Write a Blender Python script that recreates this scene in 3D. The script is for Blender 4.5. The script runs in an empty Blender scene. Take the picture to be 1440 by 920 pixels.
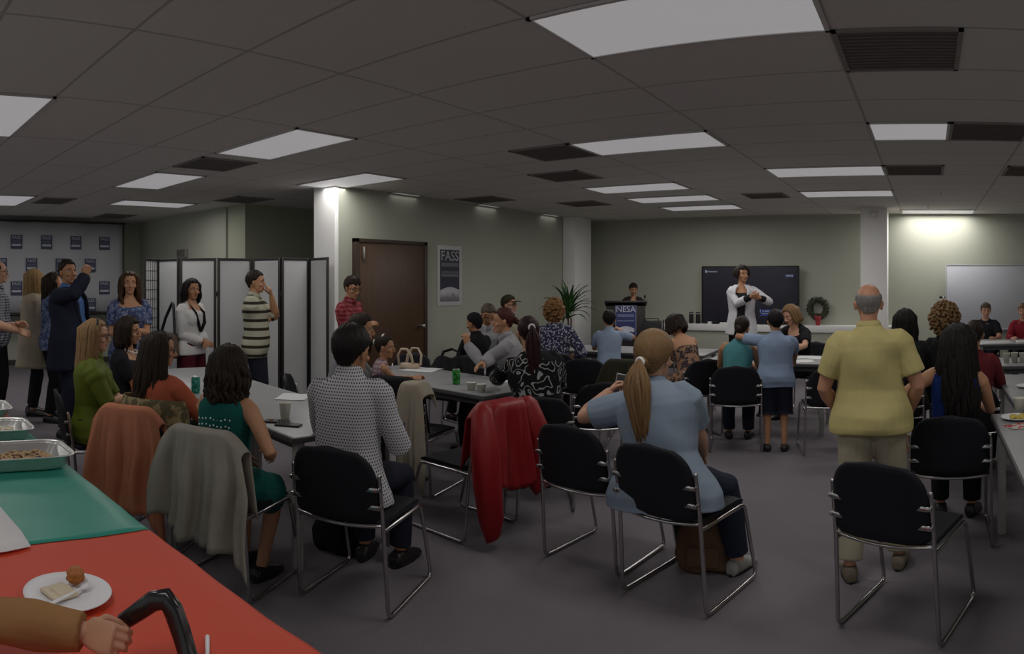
WORLD = 0.35; LAMP = 14.5; DIFF = 0.225
import bpy, bmesh, math, random
import numpy as np
from mathutils import Vector, Matrix
random.seed(7)
RNG = np.random.default_rng(7)
SC = bpy.context.scene
COL = SC.collection
PI = math.pi
def rad(a): return a * PI / 180.0
def lin(c):
    return tuple((v / 12.92 if v <= 0.04045 else ((v + 0.055) / 1.055) ** 2.4) for v in c)
def hexc(h):
    return lin(tuple(int(h[i:i + 2], 16) / 255 for i in (0, 2, 4)))

# ------------------------------------------------------------------ materials
MATS = {}
class NT:
    """tiny helper around a node tree"""
    def __init__(self, m):
        self.t = m.node_tree; self.n = self.t.nodes; self.l = self.t.links
        self.b = self.n['Principled BSDF']
    def add(self, kind, **kw):
        nd = self.n.new(kind)
        for k, v in kw.items():
            setattr(nd, k, v)
        return nd
    def link(self, a, b): self.l.new(a, b)
    def math(self, op, a, b=None, c=None):
        nd = self.add('ShaderNodeMath', operation=op)
        for i, v in enumerate((a, b, c)):
            if v is None: continue
            if isinstance(v, (int, float)): nd.inputs[i].default_value = v
            else: self.link(v, nd.inputs[i])
        return nd.outputs[0]
    def coord(self, scale=(1, 1, 1), rot=(0, 0, 0), kind='Object', loc=(0, 0, 0)):
        tc = self.add('ShaderNodeTexCoord'); mp = self.add('ShaderNodeMapping')
        mp.inputs['Scale'].default_value = scale; mp.inputs['Rotation'].default_value = rot
        mp.inputs['Location'].default_value = loc
        self.link(tc.outputs[kind], mp.inputs['Vector'])
        return mp.outputs[0]
    def noise(self, vec, scale, detail=3.0, rough=0.6):
        nd = self.add('ShaderNodeTexNoise')
        nd.inputs['Scale'].default_value = scale; nd.inputs['Detail'].default_value = detail
        nd.inputs['Roughness'].default_value = rough
        self.link(vec, nd.inputs['Vector'])
        return nd.outputs['Fac']
    def mix(self, fac, a, b):
        nd = self.add('ShaderNodeMix', data_type='RGBA')
        if isinstance(fac, (int, float)): nd.inputs[0].default_value = fac
        else: self.link(fac, nd.inputs[0])
        for i, v in ((6, a), (7, b)):
            if isinstance(v, tuple): nd.inputs[i].default_value = (*v[:3], 1)
            else: self.link(v, nd.inputs[i])
        return nd.outputs[2]
    def bump(self, h, strength=0.3, dist=0.01):
        nd = self.add('ShaderNodeBump')
        nd.inputs['Strength'].default_value = strength; nd.inputs['Distance'].default_value = dist
        self.link(h, nd.inputs['Height']); self.link(nd.outputs[0], self.b.inputs['Normal'])
    def step(self, v, edge, soft=0.02):
        nd = self.add('ShaderNodeMapRange'); nd.clamp = True
        nd.inputs[1].default_value = edge - soft; nd.inputs[2].default_value = edge + soft
        self.link(v, nd.inputs[0]); return nd.outputs[0]
    def sep(self, vec):
        nd = self.add('ShaderNodeSeparateXYZ'); self.link(vec, nd.inputs[0]); return nd.outputs
    def base(self, c):
        if isinstance(c, tuple): self.b.inputs['Base Color'].default_value = (*c[:3], 1)
        else: self.link(c, self.b.inputs['Base Color'])

def mat(name, color, rough=0.6, metal=0.0, var=0.12, vscale=6.0, bump=0.0, bscale=200.0, spec=0.5, sheen=0.0):
    """plain surface with a faint procedural variation of tone"""
    if name in MATS: return MATS[name]
    m = bpy.data.materials.new(name); m.use_nodes = True; t = NT(m)
    t.b.inputs['Roughness'].default_value = rough; t.b.inputs['Metallic'].default_value = metal
    t.b.inputs['Specular IOR Level'].default_value = spec
    if sheen: t.b.inputs['Sheen Weight'].default_value = sheen
    v = t.coord()
    f = t.noise(v, vscale)
    lo = tuple(c * (1 - var) for c in color); hi = tuple(min(1, c * (1 + var)) for c in color)
    t.base(t.mix(f, lo, hi))
    if bump: t.bump(t.noise(v, bscale, 2.0), bump, 0.004)
    MATS[name] = m; return m

def cloth(name, color, rough=0.9, spec=0.15, bump=0.25): return mat(name, color, rough, 0, 0.16, 9.0, bump, 260.0, spec)

def pat(name, kind, a, b, scale=40.0, c=None, rough=0.9):
    """patterned fabric: a ground, b figure"""
    if name in MATS: return MATS[name]
    m = bpy.data.materials.new(name); m.use_nodes = True; t = NT(m)
    t.b.inputs['Roughness'].default_value = rough; t.b.inputs['Specular IOR Level'].default_value = 0.15
    if kind == 'dots':
        v = t.coord((scale, scale, scale)); s = t.sep(v)
        def cell(x, off=0.0):
            return t.math('SUBTRACT', t.math('FRACT', t.math('ADD', x, off)), 0.5)
        xy = t.math('ADD', s[0], t.math('MULTIPLY', s[1], 0.6))
        row = t.math('MULTIPLY', t.math('FLOOR', s[2]), 0.5)
        cx = cell(t.math('ADD', xy, row)); cz = cell(s[2])
        r = t.math('SQRT', t.math('ADD', t.math('POWER', cx, 2.0), t.math('POWER', cz, 2.0)))
        t.base(t.mix(t.step(r, 0.26, 0.06), b, a))
    elif kind == 'stripes':
        v = t.coord(); s = t.sep(v)
        w = t.math('FRACT', t.math('MULTIPLY', s[2], scale))
        t.base(t.mix(t.step(w, c if c else 0.6, 0.02), a, b))
    elif kind == 'check':
        v = t.coord((scale, scale, scale)); s = t.sep(v)
        xy = t.math('ADD', s[0], t.math('MULTIPLY', s[1], 0.7))
        fx = t.step(t.math('FRACT', xy), 0.5, 0.03); fz = t.step(t.math('FRACT', s[2]), 0.5, 0.03)
        t.base(t.mix(t.math('MULTIPLY', t.math('ADD', fx, fz), 0.5), a, b))
    elif kind == 'spots':
        v = t.coord((scale, scale, scale)); nd = t.add('ShaderNodeTexVoronoi', feature='F1'); t.link(v, nd.inputs['Vector']); nd.inputs['Scale'].default_value = 1
        t.base(t.mix(t.step(nd.outputs['Distance'], 0.42, 0.05), b, a))
    elif kind == 'floral':
        v = t.coord(); f1 = t.noise(v, scale, 2.0); f2 = t.noise(v, scale * 2.3, 3.0)
        base = t.mix(t.step(f1, 0.5, 0.04), a, b)
        t.base(t.mix(t.step(f2, 0.62, 0.03), base, c if c else b))
    elif kind == 'swirl':
        v = t.coord((scale, scale, scale)); f = t.noise(v, 1.0, 1.2, 0.4)
        w = t.math('ABSOLUTE', t.math('SUBTRACT', t.math('FRACT', t.math('MULTIPLY', f, 9.0)), 0.5))
        f2 = t.step(t.noise(v, 0.6, 0.0), 0.41, 0.03)
        t.base(t.mix(t.math('MULTIPLY', t.math('SUBTRACT', 1.0, t.step(w, 0.11, 0.04)), f2), a, b))
    elif kind == 'strands':
        v = t.coord((scale, scale, scale * 0.08)); f = t.noise(v, 1.0, 4.0)
        t.base(t.mix(f, a, b)); t.bump(f, 0.5, 0.01); t.b.inputs['Roughness'].default_value = rough
    elif kind == 'heather':
        v = t.coord((scale, scale, scale * 0.3)); f = t.noise(v, 1.0, 2.0); t.base(t.mix(t.step(f, 0.5, 0.15), a, b)); t.bump(f, 0.2, 0.004)
    MATS[name] = m; return m

# ------------------------------------------------------------------ mesh building
def loft(rings, cap0=True, cap1=True, closed=True):
    n = len(rings[0]); V = [p for r in rings for p in r]; Fs = []
    for i in range(len(rings) - 1):
        for j in range(n if closed else n - 1):
            k = (j + 1) % n
            Fs.append((i * n + j, i * n + k, (i + 1) * n + k, (i + 1) * n + j))
    if cap0: Fs.append(tuple(range(n - 1, -1, -1)))
    if cap1: Fs.append(tuple((len(rings) - 1) * n + j for j in range(n)))
    return np.array(V, float), Fs
def ring(c, u, v, rx, ry, n=16, p=2.0):
    c = np.asarray(c, float); out = []
    for i in range(n):
        a = 2 * PI * i / n; x, y = math.cos(a), math.sin(a)
        if p != 2.0:
            k = (abs(x) ** p + abs(y) ** p) ** (-1.0 / p); x *= k; y *= k
        out.append(c + u * (rx * x) + v * (ry * y))
    return np.array(out)
def nrm(v):
    v = np.asarray(v, float); l = np.linalg.norm(v)
    return v / l if l > 1e-9 else v
def tube(pts, radii, n=10, round_ends=True, flat=1.0, up=None, closed=False):
    pts = [np.asarray(p, float) for p in pts]
    if not hasattr(radii, '__len__'): radii = [radii] * len(pts)
    radii = list(radii)
    if round_ends:
        d0 = nrm(pts[0] - pts[1]); d1 = nrm(pts[-1] - pts[-2]); r0, r1 = radii[0], radii[-1]
        pts = [pts[0] + d0 * r0 * 0.95, pts[0] + d0 * r0 * 0.6] + pts + [pts[-1] + d1 * r1 * 0.6, pts[-1] + d1 * r1 * 0.95]
        radii = [r0 * 0.25, r0 * 0.8] + radii + [r1 * 0.8, r1 * 0.25]
    rings = []; u = None
    for i, p in enumerate(pts):
        if closed: t = nrm(pts[(i + 1) % len(pts)] - pts[i - 1])
        else: t = nrm(pts[min(i + 1, len(pts) - 1)] - pts[max(i - 1, 0)])
        if u is None:
            h = np.array(up if up is not None else (0, 0, 1.0), float)
            if abs(np.dot(h, t)) > 0.95: h = np.array((0, 1.0, 0)) if abs(t[1]) < 0.9 else np.array((1.0, 0, 0))
            u = nrm(h - t * np.dot(h, t))
        else:
            u = nrm(u - t * np.dot(u, t))
        w = np.cross(t, u)
        rings.append(ring(p, u, w, radii[i] * flat, radii[i], n))
    if closed:
        rings.append(rings[0]); V, Fs = loft(rings, False, False); return V, Fs
    return loft(rings)
def ellipsoid(c, r, R=None, nu=16, nv=10):
    c = np.asarray(c, float); R = np.eye(3) if R is None else R
    V = [c + R @ np.array((0, 0, -r[2]))]; Fs = []
    for i in range(1, nv):
        t = -PI / 2 + PI * i / nv
        for j in range(nu):
            a = 2 * PI * j / nu
            V.append(c + R @ np.array((r[0] * math.cos(t) * math.cos(a), r[1] * math.cos(t) * math.sin(a), r[2] * math.sin(t))))
    V.append(c + R @ np.array((0, 0, r[2])))
    for j in range(nu):
        k = (j + 1) % nu
        Fs.append((0, 1 + k, 1 + j))
        for i in range(nv - 2):
            a = 1 + i * nu
            Fs.append((a + j, a + k, a + nu + k, a + nu + j))
        a = 1 + (nv - 2) * nu
        Fs.append((a + j, a + k, len(V) - 1))
    return np.array(V), Fs
def box(c, s, R=None, bev=0.0):
    """box centre c, full size s; bev rounds all edges"""
    bm = bmesh.new(); bmesh.ops.create_cube(bm, size=1.0)
    for v in bm.verts: v.co = Vector((v.co.x * s[0], v.co.y * s[1], v.co.z * s[2]))
    if bev > 0: bmesh.ops.bevel(bm, geom=list(bm.edges), offset=min(bev, min(s) * 0.45), segments=2, profile=0.5, affect='EDGES')
    bm.verts.index_update()
    V = np.array([v.co[:] for v in bm.verts]); Fs = [tuple(v.index for v in f.verts) for f in bm.faces]; bm.free()
    if R is not None: V = V @ np.asarray(R).T
    return V + np.asarray(c, float), Fs
def lathe(prof, n=24, c=(0, 0, 0)):
    rings = [ring((c[0], c[1], c[2] + z), np.array((1., 0, 0)), np.array((0, 1., 0)), max(r, 1e-4), max(r, 1e-4), n) for r, z in prof]
    return loft(rings)
def join(parts):
    V = []; Fs = []; o = 0
    for v, f in parts:
        V.append(v); Fs += [tuple(i + o for i in q) for q in f]; o += len(v)
    return np.concatenate(V), Fs
def xform(part, R=None, t=(0, 0, 0), s=1.0):
    V = part[0] * s
    if R is not None: V = V @ np.asarray(R).T
    return V + np.asarray(t, float), part[1]
def Rz(a): c, s = math.cos(a), math.sin(a); return np.array(((c, -s, 0), (s, c, 0), (0, 0, 1.0)))
def Rx(a): c, s = math.cos(a), math.sin(a); return np.array(((1.0, 0, 0), (0, c, -s), (0, s, c)))
def Ry(a): c, s = math.cos(a), math.sin(a); return np.array(((c, 0, s), (0, 1.0, 0), (-s, 0, c)))
def fillet(pts, r, n=4):
    pts = [np.asarray(p, float) for p in pts]; out = [pts[0]]
    for i in range(1, len(pts) - 1):
        a, b, c = pts[i - 1], pts[i], pts[i + 1]
        d0 = min(r, np.linalg.norm(a - b) * 0.45); d1 = min(r, np.linalg.norm(c - b) * 0.45)
        p0 = b + nrm(a - b) * d0; p1 = b + nrm(c - b) * d1
        for k in range(n + 1):
            t = k / n; out.append((1 - t) ** 2 * p0 + 2 * t * (1 - t) * b + t * t * p1)
    out.append(pts[-1]); return out
def to_mesh(name, part, smooth=True):
    V, Fs = part
    me = bpy.data.meshes.new(name); me.from_pydata([tuple(v) for v in V], [], Fs); me.update()
    if smooth: me.polygons.foreach_set('use_smooth', [True] * len(me.polygons))
    return me
def remesh(part, voxel, smooth=4, factor=0.5):
    """one continuous surface out of overlapping closed parts"""
    me = to_mesh('tmp', part); o = bpy.data.objects.new('tmp', me); COL.objects.link(o)
    md = o.modifiers.new('r', 'REMESH'); md.mode = 'VOXEL'; md.voxel_size = voxel; md.adaptivity = 0.0
    if smooth:
        sm = o.modifiers.new('s', 'SMOOTH'); sm.factor = factor; sm.iterations = smooth
    dg = bpy.context.evaluated_depsgraph_get(); ev = o.evaluated_get(dg); em = ev.to_mesh()
    n = len(em.vertices); V = np.empty(n * 3); em.vertices.foreach_get('co', V); V = V.reshape(-1, 3)
    m = len(em.loops); li = np.empty(m, int); em.loops.foreach_get('vertex_index', li)
    ls = np.empty(len(em.polygons), int); lt = np.empty(len(em.polygons), int)
    em.polygons.foreach_get('loop_start', ls); em.polygons.foreach_get('loop_total', lt)
    Fs = [tuple(li[a:a + b]) for a, b in zip(ls.tolist(), lt.tolist())]
    ev.to_mesh_clear(); bpy.data.objects.remove(o); bpy.data.meshes.remove(me)
    return V.copy(), Fs
def obj(name, part, m=None, parent=None, smooth=True, autos=None):
    me = part if isinstance(part, bpy.types.Mesh) else to_mesh(name, part, smooth)
    o = bpy.data.objects.new(name, me); COL.objects.link(o)
    if m is not None: me.materials.append(m)
    if autos is not None:
        bm = bmesh.new(); bm.from_mesh(me)
        for e in bm.edges:
            if len(e.link_faces) == 2: e.smooth = e.calc_face_angle(0) < rad(autos)
        bm.to_mesh(me); bm.free()
    if parent is not None: o.parent = parent
    return o
def flat(name, part, m=None, parent=None): return obj(name, part, m, parent, True, 35)
def empty(name, loc=(0, 0, 0), rz=0.0):
    o = bpy.data.objects.new(name, None); COL.objects.link(o); o.location = loc; o.rotation_euler = (0, 0, rz); o.empty_display_size = 0.1
    return o
def tag(o, label, cat, group=None, kind=None):
    if label: o['label'] = label
    if cat: o['category'] = cat
    if group: o['group'] = group
    if kind: o['kind'] = kind
    return o
def thing(name, label, cat, loc=(0, 0, 0), rz=0.0, group=None):
    return tag(empty(name, loc, rz), label, cat, group)
def struct(name, part, m, parent=None, smooth=True):
    o = flat(name, part, m, parent)
    if parent is None: o['kind'] = 'structure'
    return o
def copy_tree(o, parent=None):
    c = o.copy(); COL.objects.link(c)
    if parent is not None: c.parent = parent
    for ch in list(o.children): copy_tree(ch, c)
    return c
def text(name, body, size, loc, rot, m, parent=None, extrude=0.0008, align='CENTER'):
    """lettering as plain mesh"""
    cu = bpy.data.curves.new(name, 'FONT'); cu.body = body; cu.size = size; cu.extrude = extrude; cu.align_x = align; cu.align_y = 'CENTER'; cu.resolution_u = 4
    t_ = bpy.data.objects.new('tmp', cu); COL.objects.link(t_)
    dg = bpy.context.evaluated_depsgraph_get(); me = bpy.data.meshes.new_from_object(t_.evaluated_get(dg)); me.name = name
    bpy.data.objects.remove(t_); bpy.data.curves.remove(cu); me.materials.clear(); me.materials.append(m)
    o = bpy.data.objects.new(name, me); COL.objects.link(o); o.location = loc; o.rotation_euler = rot
    if parent is not None: o.parent = parent
    return o
# ------------------------------------------------------------------ camera, world, render look
CAMH = 1.58; CZ = 2.74
FPX = 965.0
cd = bpy.data.cameras.new('camera'); cam = bpy.data.objects.new('camera', cd); COL.objects.link(cam); SC.camera = cam
cd.type = 'PANO'; cd.panorama_type = 'CENTRAL_CYLINDRICAL'
cd.central_cylindrical_range_u_min = -720 / FPX; cd.central_cylindrical_range_u_max = 720 / FPX
cd.central_cylindrical_range_v_min = -525 / FPX; cd.central_cylindrical_range_v_max = 395 / FPX
cd.central_cylindrical_radius = 1.0
cam.location = (0, 0, CAMH); cam.rotation_euler = (PI / 2, 0, 585 / FPX); cd.clip_end = 100
SC.view_settings.view_transform = 'Standard'; SC.view_settings.look = 'None'
SC.view_settings.gamma = 1.0; SC.view_settings.use_curve_mapping = False
SC.view_settings.exposure = 0.0
w = bpy.data.worlds.new('world'); w.use_nodes = True; SC.world = w
w.node_tree.nodes['Background'].inputs[0].default_value = (0.9, 0.95, 1.0, 1); w.node_tree.nodes['Background'].inputs[1].default_value = WORLD  # added ambient fill, entering where the room is left open behind the camera
SC.cycles.max_bounces = 6; SC.cycles.diffuse_bounces = 4; SC.cycles.glossy_bounces = 3
SC.cycles.use_denoising = True
SC.cycles.sample_clamp_indirect = 3.0

# ------------------------------------------------------------------ setting
def wall_mat(name, c):
    m = bpy.data.materials.new(name); m.use_nodes = True; t = NT(m); v = t.coord()
    f = t.noise(v, 0.8, 2.0); t.base(t.mix(f, tuple(x * 0.95 for x in c), c)); t.b.inputs['Roughness'].default_value = 0.85
    t.bump(t.noise(v, 180.0, 2.0), 0.12, 0.003); t.b.inputs['Specular IOR Level'].default_value = 0.2
    return m
M_wall = wall_mat('wall paint sage', (0.445, 0.455, 0.38))
M_white = wall_mat('white paint', (0.93, 0.92, 0.90))
def ceiling_mat():
    m = bpy.data.materials.new('ceiling tile'); m.use_nodes = True; t = NT(m); v = t.coord(); s = t.sep(v)
    gy = t.math('ABSOLUTE', t.math('SUBTRACT', t.math('FRACT', t.math('ADD', t.math('DIVIDE', t.math('SUBTRACT', s[1], 0.66), 0.62), 0.5)), 0.5))
    gy = t.math('MULTIPLY', gy, 0.62)
    gx = t.math('ABSOLUTE', t.math('SUBTRACT', t.math('FRACT', t.math('ADD', t.math('DIVIDE', t.math('ADD', s[0], 0.45), 1.225), 0.5)), 0.5))
    gx = t.math('MULTIPLY', gx, 1.225)
    g = t.math('MINIMUM', gx, gy)
    line = t.step(g, 0.009, 0.004)
    f = t.noise(v, 90.0, 4.0); big = t.noise(v, 1.3, 2.0)
    tile = t.mix(f, (0.66, 0.635, 0.60), (0.74, 0.715, 0.68)); tile = t.mix(t.math('MULTIPLY', big, 0.25), tile, (0.60, 0.56, 0.53))
    t.base(t.mix(line, (0.46, 0.43, 0.405), tile)); t.b.inputs['Roughness'].default_value = 0.95; t.b.inputs['Specular IOR Level'].default_value = 0.1
    t.bump(t.math('ADD', t.math('MULTIPLY', f, 0.25), line), 0.4, 0.006)
    return m
def carpet_mat():
    m = bpy.data.materials.new('carpet'); m.use_nodes = True; t = NT(m); v = t.coord()
    f = t.noise(v, 320.0, 3.0); g = t.noise(v, 2.2, 4.0); h = t.noise(v, 22.0, 3.0)
    c = t.mix(f, (0.155, 0.141, 0.160), (0.262, 0.237, 0.262)); c = t.mix(t.math('MULTIPLY', g, 0.4), c, (0.172, 0.154, 0.168))
    t.base(t.mix(t.math('MULTIPLY', h, 0.25), c, (0.238, 0.22, 0.24))); t.b.inputs['Roughness'].default_value = 0.95; t.b.inputs['Specular IOR Level'].default_value = 0.12
    t.bump(f, 0.6, 0.008)
    return m
BY = 11.86   # wall behind the television
LX = -6.35   # wall with the wooden door
struct('floor', box((-4.5, 4.5, -0.05), (17.4, 16.0, 0.1)), carpet_mat())
struct('ceiling', box((-4.5, 4.5, CZ + 0.05), (17.4, 16.0, 0.1)), ceiling_mat())
M_base = mat('dark baseboard', (0.05, 0.045, 0.04), 0.5)
struct('wall_back', box((-1.2, BY + 0.06, CZ / 2), (10.6, 0.12, CZ)), M_wall)
struct('wall_left', box((LX - 0.07, 8.65, CZ / 2), (0.14, 6.42, CZ)), M_wall)
# white end of that wall, facing the room
struct('trim_1', box((LX - 0.17, 5.42, CZ / 2), (0.40, 0.06, CZ)), M_white)
struct('wall_alcove', box((-7.55, 9.0, CZ / 2), (2.3, 0.12, CZ)), M_wall)
struct('wall_alcove_side', box((-8.98, 7.35, CZ / 2), (0.55, 3.4, CZ)), wall_mat('alcove paint', (0.45, 0.47, 0.36)))
struct('wall_far', box((-10.9, 5.67, CZ / 2), (3.4, 0.12, CZ)), M_wall)
struct('wall_far_left', box((-12.55, 0.6, CZ / 2), (0.12, 10.2, CZ)), M_wall)
struct('wall_right', box((4.15, 4.5, CZ / 2), (0.12, 16.0, CZ)), M_wall)
# low counter running under the television
M_ledge = mat('white ledge', (0.80, 0.79, 0.78), 0.5, var=0.03)
struct('trim_2', box((-3.1, BY - 0.17, 0.755), (5.0, 0.34, 0.115), bev=0.006), M_ledge)
struct('trim_3', box((-3.1, BY - 0.155, 0.35), (4.98, 0.29, 0.70)), M_wall)
struct('baseboard_back', box((-3.1, BY - 0.306, 0.05), (4.96, 0.012, 0.10)), M_base)
struct('baseboard_left', box((LX + 0.006, 8.65, 0.05), (0.012, 6.3, 0.10)), M_base)
struct('baseboard_far', box((-10.9, 5.604, 0.05), (3.2, 0.012, 0.10)), M_base)
struct('baseboard_far_left', box((-12.484, 1.0, 0.05), (0.012, 9.0, 0.10)), M_base)
# columns
struct('column_left', box((-6.215, 11.08, CZ / 2), (0.25, 0.62, CZ), bev=0.004), M_white)
struct('column_right', box((-0.86, 11.05, CZ / 2), (0.42, 0.42, CZ), bev=0.004), M_white)

# wooden door in the left wall, with its dark frame
M_wood = bpy.data.materials.new('dark walnut'); M_wood.use_nodes = True
t = NT(M_wood); v = t.coord((14, 14, 1.2)); f = t.noise(v, 1.6, 6.0, 0.65)
t.base(t.mix(f, (0.060, 0.031, 0.016), (0.115, 0.062, 0.032))); t.b.inputs['Roughness'].default_value = 0.42; t.bump(f, 0.1, 0.002)
M_wood_dark = mat('dark wood frame', (0.045, 0.028, 0.018), 0.5)
M_chrome = mat('chrome', (0.62, 0.60, 0.60), 0.16, 1.0, 0.02)
M_steel = mat('brushed steel', (0.55, 0.54, 0.52), 0.35, 1.0, 0.04)
def inst(px, z): return None
y0, y1 = 5.76, 6.97
d = struct('door_1', box((0, 0, 1.03), (0.045, y1 - y0, 2.06), bev=0.003), M_wood); d.location = (LX + 0.035, (y0 + y1) / 2, 0)
fr = join([box((0.0, -(y1 - y0) / 2 - 0.03, 1.055), (0.075, 0.06, 2.11), bev=0.004), box((0.0, (y1 - y0) / 2 + 0.03, 1.055), (0.075, 0.06, 2.11), bev=0.004), box((0, 0, 2.085), (0.075, y1 - y0 + 0.12, 0.05), bev=0.004)])
flat('frame', fr, M_wood_dark, d)
kn = flat('handle', join([tube([(0.02, 0, 0), (0.07, 0, 0)], [0.026, 0.014], 14), ellipsoid((0.085, 0, 0), (0.022, 0.030, 0.030))]), M_steel, d); kn.location = (0.015, (y1 - y0) / 2 - 0.09, 0.97)
flat('door_closer', join([box((0.045, -(y1 - y0) / 2 + 0.06, 1.93), (0.03, 0.03, 0.16), bev=0.004)]), M_steel, d)

# ------------------------------------------------------------------ ceiling fixtures
M_diff = bpy.data.materials.new('lit diffuser'); M_diff.use_nodes = True
t = NT(M_diff); t.base((0.8, 0.8, 0.8)); t.b.inputs['Emission Color'].default_value = (1.0, 0.975, 1.0, 1); t.b.inputs['Emission Strength'].default_value = DIFF
M_lframe = mat('light frame', (0.62, 0.60, 0.58), 0.6)
M_vent = mat('dark vent', (0.16, 0.14, 0.125), 0.8)
M_ventframe = mat('vent frame', (0.27, 0.245, 0.225), 0.7)
def light_panel(x0, x1, y0, y1, label, power=1.0, group='recessed ceiling lights'):
    if label is None: group = None
    cx, cy, sx, sy = (x0 + x1) / 2, (y0 + y1) / 2, x1 - x0, y1 - y0
    r = thing('ceiling_light', label, 'ceiling light' if label else None, (cx, cy, CZ), 0, group)
    if not label: r['kind'] = 'structure'
    b = 0.022
    flat('frame', join([box((0, s * (sy / 2 - b / 2), -0.006), (sx, b, 0.012)) for s in (-1, 1)] + [box((s * (sx / 2 - b / 2), 0, -0.006), (b, sy, 0.012)) for s in (-1, 1)]), M_lframe, r)
    flat('diffuser', box((0, 0, -0.004), (sx - 2 * b, sy - 2 * b, 0.006)), M_diff, r)
    la = bpy.data.lights.new('lamp', 'AREA'); la.shape = 'RECTANGLE'; la.size = sx * 0.9; la.size_y = sy * 0.9; la.energy = LAMP * sx * sy * power; la.color = (1.0, 0.975, 0.945)
    la.spread = rad(178)
    lo = bpy.data.objects.new('lamp', la); COL.objects.link(lo); lo.location = (cx, cy, CZ - 0.03)
def cx(i): return -0.45 - 1.225 * i
LP = [
 (cx(1), cx(0), 2.52, 3.14, 'largest ceiling light panel, cut by the top edge of the picture'),
 (cx(2), cx(1), 5.00, 5.62, 'ceiling light panel beside the pair of dark vents, nearest of its row'),
 (cx(4), cx(3), 0.66, 1.28, 'ceiling light panel cut by the picture edge above the food table'),
 (cx(4), cx(3), 3.14, 3.76, 'large ceiling light panel in front of the white wall end'),
 (cx(5), cx(4), 5.00, 5.62, 'ceiling light panel touching the white wall end beside the door'),
 (cx(6), cx(5), 3.14, 3.76, 'ceiling light panel above the woman in the blue floral dress'),
 (cx(8) + 0.61, cx(7), 3.80, 5.0, 'narrow ceiling light panel far back above the folding screen'),
 (cx(8), cx(7), 1.90, 2.52, 'bluish ceiling light panel above the logo banner'),
 (cx(3), cx(2), 7.48, 8.10, 'ceiling light panel, first of the three behind one another towards the lectern'),
 (cx(3), cx(2), 8.72, 9.34, 'ceiling light panel, middle of the three behind one another towards the lectern'),
 (cx(3), cx(2), 9.96, 10.58, 'ceiling light panel closest to the lectern'),
 (cx(0), 0.165, 5.00, 5.62, 'square ceiling light panel beside a dark vent above the man in yellow'),
 (cx(1), cx(0), 6.86, 7.48, 'ceiling light panel above the boy in light blue, nearer of two'),
 (cx(1), cx(0), 8.72, 9.34, 'ceiling light panel in front of the right column, farther of two'),
]
for p in LP: light_panel(*p)
light_panel(cx(0), 0.78, 11.16, 11.78, 'ceiling light panel against the wall over the whiteboard', 1.9)
for yy in (6.35, 8.18, 10.0):
    light_panel(LX + 0.005, LX + 0.10, yy, yy + 0.55, {6.35: 'sliver of ceiling light over the wooden door', 8.18: 'sliver of ceiling light over the wall behind the gray-haired man', 10.0: 'sliver of ceiling light beside the left column'}[yy], 0.12)
# panels over the part of the room behind and beside the camera
for (x0, y0_) in ((cx(1), -0.6), (cx(4), -2.2), (0.78, 2.52), (2.6, 6.86), (cx(7), -0.6), (2.0, 0.0)):
    light_panel(x0, x0 + 1.225, y0_, y0_ + 0.62, None, 1.0)
def vent(x0, x1, y0, y1, label):
    cx_, cy_, sx, sy = (x0 + x1) / 2, (y0 + y1) / 2, x1 - x0, y1 - y0
    r = thing('ceiling_vent', label, 'ceiling vent', (cx_, cy_, CZ), 0, 'ceiling air vents'); b = 0.025
    flat('frame', join([box((0, s * (sy / 2 - b / 2), -0.005), (sx, b, 0.012)) for s in (-1, 1)] + [box((s * (sx / 2 - b / 2), 0, -0.005), (b, sy, 0.012)) for s in (-1, 1)]), M_ventframe, r)
    n = 12
    flat('grille', join([box((0, 0, -0.001), (sx - 2 * b, sy - 2 * b, 0.003))] + [box((0, -sy / 2 + b + (sy - 2 * b) * (k + 0.5) / n, -0.005), (sx - 2 * b, 0.010, 0.008), Rx(0.5)) for k in range(n)]), M_vent, r)
for a in ((-0.45, 0.165, 3.14, 3.76, 'largest dark ceiling vent, beside the biggest light panel'),
          (0.165, 0.78, 5.0, 5.62, 'dark ceiling vent beside the square light panel'),
          (-3.51, -2.90, 5.0, 5.62, 'dark ceiling vent beside the middle light panel, nearer of the pair'),
          (-4.125, -3.51, 6.24, 6.86, 'dark ceiling vent behind the other one of the pair in mid ceiling'),
          (-5.25, -4.64, 8.72, 9.34, 'ceiling vent beside the far light panels near the left column'),
          (-2.46, -1.9, 8.80, 9.34, 'faint ceiling vent over the lectern side of the television'),
          (-0.45, 0.165, 6.86, 7.48, 'gray ceiling vent next to the light panel over the standing boy'),
          (-6.19, -5.57, 3.14, 3.76, 'dark ceiling vent between the two light panels before the folding screen'),
          (-8.55, -7.9, 5.0, 5.62, 'ceiling vent above the middle of the folding screen'),
          (-9.85, -9.15, 2.66, 3.14, 'ceiling vent in front of the logo banner next to a light'),
          (-11.7, -11.0, 4.3, 4.9, 'farthest ceiling vent over the banner end'),
          (-6.2, -5.55, 7.5, 8.1, 'ceiling vent close to the wall over the poster'),
          (0.80, 1.42, 6.86, 7.48, 'ceiling vent at the picture edge over the whiteboard')): vent(*a)
M_plastic_white = mat('white plastic', (0.78, 0.77, 0.75), 0.4, var=0.03)
def sprinkler(x, y, label):
    r = thing('sprinkler', label, 'sprinkler', (x, y, CZ), 0, 'ceiling sprinklers')
    flat('escutcheon', lathe([(0.03, 0), (0.03, -0.006), (0.012, -0.012)], 16), M_plastic_white, r)
    flat('head', join([tube([(0, 0, -0.01), (0, 0, -0.05)], 0.007, 8), lathe([(0.02, -0.055), (0.022, -0.058), (0.004, -0.06)], 12)]), M_steel, r)
sprinkler(0.17, 8.9, 'ceiling sprinkler head over the whiteboard side')
sprinkler(0.0, 10.6, 'ceiling sprinkler head in front of the bright wall light')
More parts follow.
